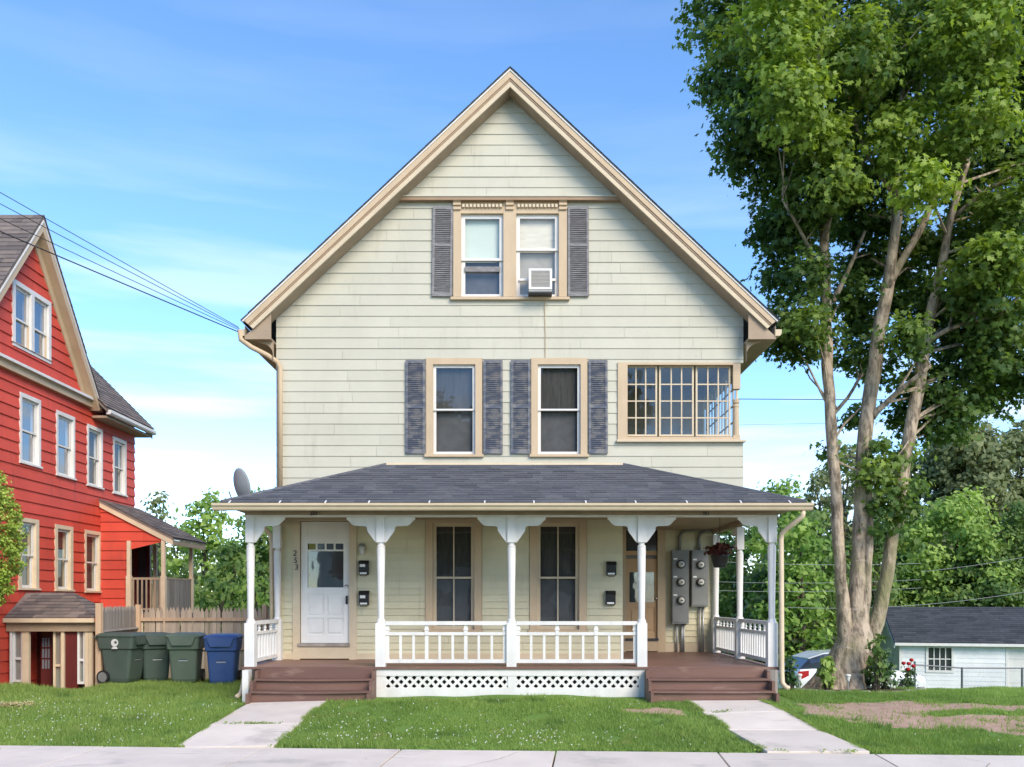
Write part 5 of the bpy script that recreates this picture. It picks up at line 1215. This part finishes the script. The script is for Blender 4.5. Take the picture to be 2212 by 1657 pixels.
def rrect(w_, d_, z, r=.06, n=4, dy=0.):
    pts = []
    for (sx_, sy_, a0_) in ((1, 1, 0), (-1, 1, 90), (-1, -1, 180), (1, -1, 270)):
        for k in range(n): a = R(a0_ + 90 * k / (n - 1)); pts.append((sx_ * (w_ - r) + r * math.cos(a), sy_ * (d_ - r) + r * math.sin(a) + dy, z))
    return pts
def bin_(label, m, mlid, x, D, rot, emblem=False, zoff=0., sc_=1.0):
    r = thing('wheelie_bin', label, 'trash can', (0, 0, 0), 'wheeled trash cans by the fence')
    b_ = MB().loft([rrect(.23, .24, .03), rrect(.25, .27, .10), rrect(.285, .345, .70), rrect(.29, .355, .73)]); part('body', b_.smooth() if False else b_, m, r)
    b_ = MB().loft([rrect(.295, .36, .70), rrect(.315, .385, .72), rrect(.33, .41, .93), rrect(.335, .415, .96)]); part('collar', b_, m, r)
    b_ = MB().loft([rrect(.345, .425, .961), rrect(.35, .43, .985), rrect(.31, .37, 1.03), rrect(.22, .27, 1.045)]); part('lid', b_, mlid, r)
    part('lid_flap', MB().prism([(-.27, .98), (.27, .98), (.19, .80), (-.19, .80)], -.455, -.41, 'y'), mlid, r)
    for k in range(3): part('rib', MB().box(-.07 + k * .06, -.05 + k * .06, -.462, -.4555, .83, .93), mlid, r)
    part('catch_recess', MB().box(-.075, .075, -.322, -.28, .50, .64), 'bin_dark', r)
    part('catch_bar', MB().tube([(-.09, -.318, .475), (.09, -.318, .475)], .012, 8), 'galvanised', r)
    part('handle', MB().tube([(-.30, .40, .93), (-.30, .47, .95), (.30, .47, .95), (.30, .40, .93)], .016, 8), m, r)
    for s in (-1, 1):
        wq = part('wheel', MB().lathe([(-.03, .10), (-.03, .135), (.03, .135), (.03, .10)], 18, (s * .285, .27, .135), 'x'), 'rubber', r)
        part('hub', MB().lathe([(-.034, .0), (-.034, .10), (.034, .10), (.034, 0)], 14, (s * .285, .27, .135), 'x'), 'metal_grey', wq)
    part('axle', MB().tube([(-.26, .27, .135), (.26, .27, .135)], .012, 6), 'metal_dark', r)
    if emblem:
        e_ = MB(); cx_, cz_ = .0, .82
        e_.lathe([(0, .095), (-.006, .095)], 24, (-.337, 0, 0), 'x'); 
        eo = part('emblem', MB().lathe([(.0, .078), (-.012, .078)], 24, (-.328, -.02, .84), 'x'), 'frosted', r)
        part('emblem_mark', MB().lathe([(.0, .03), (-.0145, .03)], 12, (-.328, -.045, .85), 'x'), 'bin_green', eo)
        part('emblem_ribbon', MB().prism([(-.06, .76), (.02, .76), (.05, .715), (-.09, .715)], -.341, -.33, 'x'), 'frosted', eo)
    X_ = px(x, D); r.location = (X_, D, float(gz(X_, D)) + zoff); r.rotation_euler = (0, 0, R(rot)); r.scale = (sc_,) * 3; WL[r] = r.location
bin_('dark green wheeled trash can with round white emblem, leftmost of the four', 'bin_green', 'bin_green', 267, 18.45, 80, True)
bin_('green wheeled trash can half hidden behind the emblem can', 'bin_green', 'bin_green', 332, 18.95, 35)
bin_('lighter green wheeled trash can facing front beside the blue one', 'bin_green_light', 'bin_green_light', 402, 18.5, 9)
bin_('blue wheeled recycling can beside the porch corner', 'bin_blue', 'bin_blue', 483, 18.4, 9)

# ------------------------------------------------------------------ garage, chain link fence, car
ga = thing('white_garage', 'small white clapboard garage with dark roof behind the maple', 'garage', (0, 0, 0))
GL, GDp = 7.5, 6.0                                         # local: x along the front, y depth
gp = Pl((0, 0, 0), (1, 0, 0), (0, -1, 0))
gwin = (1.12, 2.02, 1.0, 1.95); gdoor = (4.1, 6.9, .0, 2.05)
siding(ga, gp, 0, 2.3, .19, lambda z: (0, GL), [(gwin[0] - .1, gwin[1] + .1, gwin[2] - .1, gwin[3] + .1), gdoor], 'siding_white', 4, 60, 'front_wall', seed=41)
ge_ = Pl((0, 0, 0), (0, 1, 0), (-1, 0, 0))
def glim(z):
    if z < 2.3: return 0, GDp
    h = (z - 2.3) / 1.3 * GDp / 2; return h, GDp - h
siding(ga, ge_, 0, 3.5, .19, glim, [], 'siding_white', 4, 40, 'gable_wall', seed=42)
m_ = MB(); m_.box(.05, GL, GDp - .05, GDp, 0, 2.3); m_.box(GL - .05, GL, .05, GDp - .05, 0, 2.3); part('rear_wall', m_, 'siding_white', ga)
m_ = MB()
for s in (0, 1):
    y0, y1 = (-.3, GDp / 2) if s == 0 else (GDp + .3, GDp / 2); z0 = 2.32 - .13; z1 = 3.66
    m_.prism([(y0, z0), (y1, z1), (y1, z1 - .1), (y0, z0 - .1)], -.25, GL + .25, 'x')
gro = part('roof', m_, 'shingle_dark', ga)
sh = MB(); shingles(sh, (-.26, -.32, 2.19), (GL + .26, -.32, 2.19), (-.26, GDp / 2, 3.665), (GL + .26, GDp / 2, 3.665), .2, .5, .014); o = part('shingles', sh, 'shingle_dark', gro); o['kind'] = 'stuff'
part('fascia', MB().box(-.25, GL + .25, -.34, -.31, 2.04, 2.16), 'white_paint', gro)
part('rake_board', MB().prism([(-.3, 2.09), (GDp / 2, 3.56), (GDp / 2, 3.42), (-.3, 1.95)], -.28, -.251, 'x'), 'white_paint', gro)
part('gable_shelf', ge_.box(MB(), 0, GDp, 2.27, 2.33, 0, .06), 'white_paint', ga)
part('corner_board', gp.box(MB(), -.03, .1, 0, 2.2, .025, .05), 'white_paint', ga)
fr_ = MB(); gp.frame(fr_, gwin[0] - .1, gwin[1] + .1, gwin[2] - .1, gwin[3] + .1, .1, .1, .1, .1, -.02, .05); gwo = part('window', fr_, 'white_paint', ga)
for i in range(4):
    for j in range(2):
        u = gwin[0] + .225 * i; v = gwin[2] + .475 * j; g = MB(); gp.box(g, u + .02, u + .205, v + .02, v + .455, -.03, -.026); part('pane', g, 'window_dark', gwo)
mu = MB(); gp.box(mu, gwin[0], gwin[1], gwin[2] + .455, gwin[2] + .495, -.03, .01)
for i in range(1, 4): gp.box(mu, gwin[0] + .225 * i - .02, gwin[0] + .225 * i + .02, gwin[2], gwin[3], -.029, .008)
part('muntin', mu, 'white_paint', gwo)
gd = MB()
for k in range(4): gp.box(gd, gdoor[0] + .06, gdoor[1] - .06, .02 + k * .5, .51 + k * .5, -.08, -.04)
part('garage_door', gd, 'white_paint', ga)
gp.frame(fr_ := MB(), gdoor[0], gdoor[1], 0, gdoor[3], .08, .08, 0, .08, -.03, .03); part('door_casing', fr_, 'white_paint', ga)
part('inner_wall', MB().box(.3, GL - .3, .6, .65, 0, 2.2), 'room', ga)
ga.location = (px(1944, 38), 38, -2.28); ga.rotation_euler = (0, 0, R(-14)); WL[ga] = ga.location
# chain link
cf = thing('chain_link_fence', 'low grey chain link fence in front of the white garage', 'fence', (px(1976, 24), 24, -1.2))
fx = [px(1976, 24), px(2078, 24), px(2208, 24), px(2330, 24)]; fz = [pz(1436, 24), pz(1443, 24), pz(1443.5, 24), pz(1444, 24)]
for i, x_ in enumerate(fx): part('fence_post', MB().tube([(x_, 24, -1.4), (x_, 24, fz[i] + (.09 if i == 0 else .02))], .03, 8), 'fence_steel', cf)
for i in range(3): part('top_rail', MB().tube([(fx[i], 24, fz[i]), (fx[i + 1], 24, fz[i + 1])], .02, 8), 'fence_steel', cf)
cm = MB(); x_ = fx[0] - 1.1
while x_ < fx[-1]:
    for s in (1, -1):
        xa, xb = (x_, x_ + 1.05); za, zb = (-1.2, -.15) if s > 0 else (-.15, -1.2)
        if xa < fx[0]: za = za + (zb - za) * (fx[0] - xa) / 1.05; xa = fx[0]
        if xb > fx[-1]: zb = zb - (zb - za) * (xb - fx[-1]) / (xb - xa); xb = fx[-1]
        if xb > xa: cm.add([(xa, 24, za), (xb, 24, zb), (xb, 24.0, zb + .005), (xa, 24.0, za + .005)], [(0, 1, 2, 3)])
    x_ += .07
o = part('chain_mesh', cm, 'galvanised', cf); o['kind'] = 'stuff'
# parked car, mostly hidden by the maple and the shrub
CD = 27.0
car = thing('parked_car', 'white hatchback with red tail lamp parked behind the maple base', 'car', (0, 0, 0))
def sec(y, hw, z0, z1, inset): return [(-hw, y, z0), (hw, y, z0), (hw + .0, y, z0 + (z1 - z0) * .5), (hw - inset, y, z1), (-hw + inset, y, z1), (-hw, y, z0 + (z1 - z0) * .5)]
bsec = [(0, .70, .35, .80, .06), (.10, .80, .28, .98, .06), (.5, .84, .25, 1.00, .07), (1.6, .86, .22, .98, .07), (2.9, .86, .22, .96, .07), (3.6, .83, .25, .86, .09), (4.1, .74, .30, .72, .12), (4.22, .6, .38, .62, .12)]
def side(y, hw, z0, z1, inset): return [(y, -hw, z0), (y, hw, z0), (y, hw, z0 + (z1 - z0) * .55), (y, hw - inset, z1), (y, -hw + inset, z1), (y, -hw, z0 + (z1 - z0) * .55)]
part('body', MB().loft([side(*q_) for q_ in bsec]), 'car_white', car)
gsec = [(.12, .66, .97, .99, .02), (.45, .70, .975, 1.30, .10), (.9, .72, .98, 1.44, .12), (1.7, .72, .98, 1.48, .13), (2.3, .70, .97, 1.40, .13), (3.1, .64, .95, .97, .02)]
part('glasshouse', MB().loft([side(*q_) for q_ in gsec]), 'car_glass', car)
part('roof', MB().loft([side(*q_) for q_ in [(.42, .62, 1.285, 1.31, .03), (.9, .61, 1.43, 1.465, .04), (1.7, .60, 1.465, 1.505, .04), (2.3, .58, 1.39, 1.425, .04)]]), 'car_white', car)
for s in (-1, 1):
    part('tail_lamp', MB().loft([side(.02, .02, .66, .92, .0), side(.34, .02, .80, .95, .0)]), 'lamp_red', car, (0, s * .80, 0))
    for x_ in (.78, 3.38):
        wq = part('wheel', MB().lathe([(-.1, .22), (-.1, .31), (.1, .31), (.1, .22)], 20, (x_, s * .80, .31), 'y'), 'rubber', car)
        part('rim', MB().lathe([(-.09, .0), (-.105, .22), (.105, .22), (.09, 0)], 14, (x_, s * .80, .31), 'y'), 'chrome', wq)
    part('door_handle', MB().box(1.9, 2.08, s * .865 - .01, s * .865 + .01, .80, .83), 'chrome', car)
part('bumper', MB().box(-.05, .12, -.68, .68, .30, .52), 'car_white', car)
part('plate', MB().box(-.03, -.0, -.25, .25, .62, .74), 'paper_white', car)
car.location = (px(1706, CD), CD + .3, pz(1407, CD) - 1.5); car.rotation_euler = (0, 0, R(6)); WL[car] = car.location

# ------------------------------------------------------------------ small things in the garden
def shrub(name, label, x, D, rx, ytop, ybot, m, tn, size=.09, dens=220, cat='shrub', outl=OVAL, group=None, nb=9):
    X_ = px(x, D); zb = float(gz(X_, D)); zt = pz(ytop, D); Rx = rx * D / F; H = zt - zb
    r = thing(name, label, cat, (X_, D, zb), group); st_ = MB()
    bl = []
    for k in range(nb):
        a = k * 2.4; f = (k + .6) / nb; rr_ = Rx * rng.uniform(.2, .65) * (1.1 - .6 * f)
        c = (X_ + math.cos(a) * rr_, D + math.sin(a) * rr_, zb + H * (.15 + .72 * f)); rb = Rx * rng.uniform(.35, .5) * (1.05 - .4 * f)
        bl.append((c, (rb, rb, min(rb, H * .3)), max(.02, tn + rng.uniform(-.15, .2)))); st_.tube([(X_ + math.cos(a) * .05, D + math.sin(a) * .05, zb - .05), c], [.014, .006], 5)
    part('stems', st_, 'bark_dark', r); crown(bl, dens, size, outl, m, r, 9, clump=.05, name='foliage'); return r
shrub('leafy_shrub', 'dense dark green shrub at the foot of the right downspout', 1706, 17.0, 19, 1418, 1490, 'leaf_shrub', .12, cat='shrub')
shrub('leafy_shrub', 'spiky light green weed between the white car and the maple base', 1786, 17.3, 16, 1412, 1480, 'leaf_bright', .45, .13, 160)
shrub('leafy_shrub', 'blue green bush right of the maple base', 1905, 17.6, 42, 1398, 1480, 'leaf_shrub', .25, .10, 200, nb=12)
shrub('leafy_shrub', 'tall sparse shoot growing up against the right side of the maple base', 1893, 17.2, 24, 1355, 1480, 'leaf_mid', .2, .10, 130)
shrub('rose_bush', 'small rose bush with red blooms left of the chain link fence post', 1961, 18.6, 22, 1440, 1480, 'leaf_dark', .2, .07, 200, cat='rose bush')
rb_ = [o for o in COL.objects if o.name.startswith('rose_bush')][0]
for (x_, y_) in ((1952, 1433), (1963, 1434), (1973, 1439), (1961, 1446), (1969, 1426)):
    c = (px(x_, 18.4), 18.4, pz(y_, 18.4)); part('bloom', MB().lathe([(-.035, .01), (-.015, .04), (.015, .045), (.035, .03), (.025, .0)], 9, c).smooth(), 'petal_red', rb_)
    part('stem', MB().tube([(c[0], c[1], c[2] - .03), (px(1962, 18.6), 18.6, c[2] - .35)], .005, 5), 'bark_dark', rb_)
def stake(x, y0, D, label):
    X_ = px(x, D); zb = float(gz(X_, D)); zt = pz(y0, D)
    r = thing('garden_light', label, 'garden light', (X_, D, zb), 'solar garden lights')
    part('stake', MB().tube([(X_, D, zb - .05), (X_, D, zt - .14)], .009, 6), 'galvanised', r)
    part('lamp_head', MB().lathe([(-.14, .02), (-.12, .032), (-.04, .04), (-.035, .03)], 10, (X_, D, zt)), 'frosted', r); part('cap', MB().lathe([(-.034, .055), (-.01, .05), (0, .01)], 10, (X_, D, zt)), 'white_vinyl', r)
stake(1727, 1455, 16.6, 'pale solar garden light beside the shrub by the right downspout')
stake(1832, 1456, 16.6, 'pale solar garden light in front of the maple base')
stake(1924, 1462, 17.4, 'pale solar garden light between the bush and the roses')
mu_ = MB(); n_ = 40; cxm, cym = px(1840, 17.3), 17.45
ring = [(cxm + 1.35 * math.cos(a), cym + .75 * math.sin(a)) for a in np.linspace(0, 2 * math.pi, n_)[:-1]]
mu_.add([(cxm, cym, .03 + float(gz(cxm, cym)))] + [(x_, y_, float(gz(x_, y_)) + .012) for x_, y_ in ring], [(0, i + 1, (i + 1) % len(ring) + 1) for i in range(len(ring))])
o = struct('mulch_bed', mu_, 'mulch')
for k in range(13):
    a = math.pi + math.pi * (k + .5) / 13; x_, y_ = cxm + 1.4 * math.cos(a), cym + .8 * math.sin(a); z_ = float(gz(x_, y_))
    s_ = MB(); w_ = rng.uniform(.09, .15); s_.loft([rrect(w_, .06, 0, .03), rrect(w_ * 1.02, .065, .03, .03), rrect(w_ * .85, .05, .055, .03)])
    single('edging_stone', s_, 'stone', 'flat pale stone edging the mulch bed round the maple', 'stone', (x_, y_, z_ - .01), 'stones edging the mulch bed', (0, 0, math.atan2(.8 * math.cos(a), -1.4 * math.sin(a))))
# clipped evergreen at the left edge
D = 16.0; X_ = px(-42, D); zc = pz(1150, D); zb = float(gz(X_, D))
ar = thing('evergreen_shrub', 'rounded yellow green evergreen shrub at the left edge before the red house', 'shrub', (X_, D, zb))
part('trunk', MB().tube([(X_, D, zb - .1), (X_, D, zc)], [.08, .05], 8), 'bark_dark', ar)
bl = []
for k in range(60):
    f = (k + .5) / 60; z_ = pz(1305, D) + (pz(1018, D) - pz(1305, D)) * f; prof = math.sin(math.pi * (.06 + .90 * f)) ** .75; a = k * 2.4
    rr_ = .60 * prof; bl.append(((X_ + math.cos(a) * rr_, D + math.sin(a) * rr_, z_), (.13, .13, .19), .35 + .25 * f + rng.uniform(-.15, .15)))
crown(bl, 1500, .05, KITE, 'leaf_thuja', ar, 10, clump=.035)
# ------------------------------------------------------------------ overhead wires
def wire(label, pts, r_, m, sag=0., name='overhead_wire', group='service wires to the house'):
    a_, b_ = Vector(pts[0]), Vector(pts[1]); P_ = [a_.lerp(b_, k / 24) - Vector((0, 0, sag * 4 * (k / 24) * (1 - k / 24))) for k in range(25)]
    return single(name, MB().tube(P_, r_, 5), m, label, 'wire', group=group)
A_ = Vector((px(517, 16.8), 16.75, pz(712, 16.8)))
for i, (dx, dz, y0_, nm) in enumerate(((0, .03, 415, 'topmost'), (.02, .0, 438, 'second'), (.03, -.03, 468, 'third'), (.0, -.06, 492, 'lowest, thickest'))):
    B_ = Vector((px(0, 13.0), 13.0, pz(y0_, 13.0))); far = A_ + (B_ - A_) * 2.2
    wire(nm + ' of four service wires from the left eave to the upper left', (A_ + Vector((dx, 0, dz)), far), .006 if i < 3 else .010, 'wire_black', .02)
for (xa, ya, xb, yb, D, m, rr_, lb, sg) in ((1590, 862, 2300, 866, 34, 'wire_black', .016, 'dark twisted wire crossing the sky right of the house', .0), (1590, 918, 2300, 905, 36, 'wire_grey', .010, 'pale wire crossing the sky below the dark one right of the house', .0),
        (1530, 1212, 1990, 1217, 36, 'wire_grey', .009, 'uppermost pale wire crossing behind the right porch posts', .1), (1530, 1256, 1990, 1252, 36, 'wire_grey', .008, 'second pale wire crossing behind the right porch posts', .1), (1530, 1275, 1990, 1270, 36, 'wire_grey', .008, 'third pale wire crossing behind the right porch posts', .1),
        (1700, 1312, 2330, 1256, 33, 'wire_grey', .009, 'pale wire sagging above the garage roof and rising to the right', .35), (1990, 1235, 2330, 1180, 36, 'wire_grey', .008, 'pale wire rising to the right before the bright tree', .1)):
    wire(lb, ((px(xa, D), D, pz(ya, D)), (px(xb, D), D, pz(yb, D))), rr_, m, sg, 'distant_wire', 'wires behind the house')
# ------------------------------------------------------------------ lawn
_dr = nr.normal(0, 1, (40, 2)); _ph = nr.uniform(0, 6.28, 40)
def fnoise(x, y, f, k0, k=10):
    o = 0
    for i in range(k0, k0 + k): o = o + np.sin(f * (_dr[i, 0] * x + _dr[i, 1] * y) + _ph[i])
    return o / math.sqrt(k / 2) / 1.6
n_ = 680000
gx_ = nr.uniform(-13, 13.5, n_); u_ = nr.random(n_); gy_ = 10.4 + 11.6 * u_ ** 1.35
cl = .55 * fnoise(gx_, gy_, 2.2, 0) + .45 * fnoise(gx_, gy_, 7.0, 10)
ok = (gy_ > edge_y(gx_) + .05 + .05 * np.sin(9 * gx_) + .03 * np.sin(23 * gx_)) & ~in_walk(gx_, gy_) & (np.abs(gx_) < gy_ * .64 + .5)
ok &= ~((gy_ > 14.62) & (gx_ > -4.6) & (gx_ < 4.75))
ok &= ~(in_dirt(gx_ + .10 * fnoise(gx_, gy_, 9, 0), gy_ + .10 * fnoise(gx_, gy_, 9, 10)) & (nr.random(n_) > .07 + .45 * (fnoise(gx_, gy_, 7, 20) > .75))) & (fnoise(gx_, gy_, 5, 30) > -1.25) & ~((((gx_ - cxm) / 1.38) ** 2 + ((gy_ - cym) / .78) ** 2) < 1)
ok &= ~((((gx_ + 8.05) / .42) ** 2 + ((gy_ - 14.15) / .2) ** 2 < 1) & (nr.random(n_) > .3))
ok &= ~((gx_ < -8.5) & (gy_ > 18.3))
gx_, gy_, cl = gx_[ok], gy_[ok], cl[ok]; n_ = len(gx_); gz_ = gz(gx_, gy_)
edge = np.exp(-((gy_ - edge_y(gx_)) / .25))
h_ = nr.uniform(.028, .075, n_) * np.clip(1 + .55 * cl, .25, 2.0) * (1 - .4 * edge) * np.where(gx_ < -4.3, 1.25, 1.0)
an = nr.uniform(0, 2 * np.pi, n_); lean = nr.uniform(.1, .75, n_) * h_; wd_ = nr.uniform(.004, .009, n_)
base = np.stack([gx_, gy_, gz_ - .005], 1); sd = np.stack([np.cos(an), np.sin(an), np.zeros(n_)], 1) * wd_[:, None]
la = nr.uniform(0, 2 * np.pi, n_)
tip = base + np.stack([np.cos(la) * lean, np.sin(la) * lean, h_], 1)
V = np.stack([base - sd, base + sd, tip], 1).reshape(-1, 3)
patch = .5 + .35 * fnoise(gx_, gy_, 1.1, 20) + .25 * fnoise(gx_, gy_, 4.5, 30)
lg = link('lawn_grass', npmesh('lawn_grass', V, 3, 'grass_blade', np.clip(.10 + .35 * patch + nr.normal(0, .18, n_) + np.where(gx_ < -4.3, .18, 0), .01, 1)))
lg['kind'] = 'stuff'; lg['label'] = 'green lawn grass in front of the houses'; lg['category'] = 'grass'
# broad leaves of clover and weeds
n_ = 26000; cx2 = nr.uniform(-11, 11, n_); cy2 = 11.0 + 6.5 * nr.random(n_) ** 1.2
keep = (cy2 > edge_y(cx2) + .08) & ~in_walk(cx2, cy2) & ~in_dirt(cx2, cy2) & ~((cy2 > 14.62) & (cx2 > -4.6) & (cx2 < 4.75)) & (np.sin(cx2 * 1.9 + 1) + np.sin(cy2 * 2.6 + cx2) + nr.normal(0, .6, n_) > .2) & (np.abs(cx2) < cy2 * .62)
cx2, cy2 = cx2[keep], cy2[keep]; C_ = np.stack([cx2, cy2, gz(cx2, cy2) + nr.uniform(.02, .05, len(cx2))], 1)
o = link('clover_leaves', npmesh('clover_leaves', leaf_faces(C_, nr.uniform(.018, .035, len(C_)), OVAL, (0, 0, 2.0), .5), 6, 'grass_blade', nr.uniform(.05, .5, len(C_)))); o['kind'] = 'stuff'
# white clover heads
n_ = 5200; cx2 = nr.uniform(-10.5, 10.5, n_); cy2 = 11.0 + 4.4 * nr.random(n_) ** 1.3
pt = np.exp(-((cx2 - 0.0) / 1.2) ** 2 - ((cy2 - 11.9) / .7) ** 2) + .9 * np.exp(-((cx2 + 2.4) / .8) ** 2 - ((cy2 - 12.0) / .9) ** 2) + .75 * np.exp(-((cx2 + 6.2) / 2.2) ** 2 - ((cy2 - 12.8) / 1.2) ** 2) + .12 * (cx2 < 2.5) + .10 * np.exp(-((cx2 - 5.5) / 1.5) ** 2 - ((cy2 - 11.6) / .6) ** 2)
keep = (nr.random(n_) < pt * .62) & (cy2 > edge_y(cx2) + .1) & ~in_walk(cx2, cy2) & ~in_dirt(cx2, cy2) & ~((cy2 > 14.5) & (cx2 > -4.6) & (cx2 < 4.75)) & (np.abs(cx2) < cy2 * .62)
cx2, cy2 = cx2[keep], cy2[keep]; C_ = np.repeat(np.stack([cx2, cy2, gz(cx2, cy2) + nr.uniform(.045, .085, len(cx2))], 1), 7, 0) + nr.normal(0, .004, (len(cx2) * 7, 3))
o = link('clover_flowers', npmesh('clover_flowers', leaf_faces(C_, np.full(len(C_), .014), KITE, (0, 0, .5), 1.0), 4, 'petal_white')); o['kind'] = 'stuff'
# straw scatter on the left lawn
n_ = 500; C_ = np.stack([-8.05 + nr.normal(0, .22, n_), 14.15 + nr.normal(0, .11, n_), np.zeros(n_)], 1); C_[:, 2] = gz(C_[:, 0], C_[:, 1]) + nr.uniform(.03, .07, n_)
o = link('straw_scatter', npmesh('straw_scatter', leaf_faces(C_, nr.uniform(.05, .11, n_), np.array([(-.06, -.5), (.06, -.5), (.06, .5), (-.06, .5)]), (0, 0, 2), .6), 4, 'straw')); o['kind'] = 'stuff'
# weeds in the paving joints
n_ = 2600; k_ = nr.integers(0, 4, n_); jx_ = np.where(k_ < 2, nr.uniform(-4.33, -3.06, n_), nr.uniform(2.9, 4.4, n_))
jy_ = np.select([k_ == 0, k_ == 1, k_ == 2], [12.76 + 0 * jx_, edge_y(jx_) + .01, edge_y(jx_) + .01], 13.55) + nr.normal(0, .012, n_)
kp = (fnoise(jx_, k_ * 2.3, 11, 0) + nr.normal(0, .35, n_) > .75)
jx_, jy_ = jx_[kp], jy_[kp]; n_ = len(jx_); C_ = np.stack([jx_, jy_, gz(jx_, jy_) + .02 + nr.uniform(0, .03, n_)], 1)
o = link('joint_weeds', npmesh('joint_weeds', leaf_faces(C_, nr.uniform(.015, .04, n_), KITE, (0, -.3, .8), .7), 4, 'grass_blade', nr.uniform(.05, .7, n_))); o['kind'] = 'stuff'

# grass creeping over the walk edges
n_ = 16000; sd_ = nr.integers(0, 4, n_); ey = 11.1 + 3.5 * nr.random(n_)
ex2 = np.select([sd_ == 0, sd_ == 1, sd_ == 2], [np.full(n_, -4.34), np.full(n_, -3.05), 2.82 + (14.84 - ey) * .085], 2.82 + (14.84 - ey) * .085 + 1.27)
dirn = np.where((sd_ == 0) | (sd_ == 2), 1., -1.); ex2 = ex2 - dirn * nr.uniform(-.015, .05, n_)
kp = (fnoise(ex2 * 0 + sd_ * 3, ey, 6, 0) + nr.normal(0, .3, n_) > -.1) & (ey > edge_y(ex2) + .05)
ex2, ey, dirn = ex2[kp], ey[kp], dirn[kp]; n_ = len(ex2); hh = nr.uniform(.02, .07, n_)
base = np.stack([ex2, ey, gz(ex2, ey)], 1); an = nr.uniform(0, 6.28, n_); sd = np.stack([np.cos(an), np.sin(an), np.zeros(n_)], 1) * .006
tip = base + np.stack([dirn * hh * nr.uniform(.2, 1.6, n_), nr.normal(0, .02, n_), hh * .9], 1)
o = link('edge_grass', npmesh('edge_grass', np.stack([base - sd, base + sd, tip], 1).reshape(-1, 3), 3, 'grass_blade', nr.uniform(.02, .6, n_))); o['kind'] = 'stuff'
# hairline cracks in the paving
def crack(parent, pts, zf):
    P_ = []
    for (xa, ya), (xb, yb) in zip(pts, pts[1:]):
        for k in range(6): P_.append((xa + (xb - xa) * k / 6 + rng.uniform(-.012, .012), ya + (yb - ya) * k / 6 + rng.uniform(-.012, .012)))
    m_ = MB()
    for (xa, ya), (xb, yb) in zip(P_, P_[1:]):
        d = Vector((xb - xa, yb - ya)).normalized(); w_ = rng.uniform(.0015, .004); nx2, ny2 = -d.y * w_, d.x * w_
        m_.add([(xa - nx2, ya - ny2, zf(xa, ya)), (xb - nx2, yb - ny2, zf(xb, yb)), (xb + nx2, yb + ny2, zf(xb, yb)), (xa + nx2, ya + ny2, zf(xa, ya))], [(0, 1, 2, 3)])
    part('crack', m_, 'bark_dark', parent)
flat = lambda x, y: -.192
crack(pavement, [(-6.6, 9.4), (-6.3, 10.3), (-6.5, 11.4)], flat); crack(pavement, [(-.9, 9.6), (-.2, 10.4), (.1, 11.05)], flat); crack(pavement, [(5.0, 9.5), (5.5, 10.2), (5.3, 10.75)], flat)

for nm_, lb_ in (('ground', 'green lawn and soil around the houses'), ('pavement', 'pale concrete pavement along the street'), ('left_path', 'concrete walk to the left porch steps'), ('right_path', 'concrete walk to the right porch steps'), ('kerb', 'concrete kerb along the street'), ('road', 'asphalt street in front of the houses'), ('mulch_bed', 'brown mulch bed round the maple base'),
        ('clover_leaves', 'low clover leaves in the lawn'), ('clover_flowers', 'white clover flowers dotted over the lawn'), ('straw_scatter', 'pale straw scattered on the left lawn'), ('joint_weeds', 'small weeds in the paving joints'), ('edge_grass', 'grass creeping over the walk edges')):
    if nm_ in bpy.data.objects: bpy.data.objects[nm_]['label'] = lb_
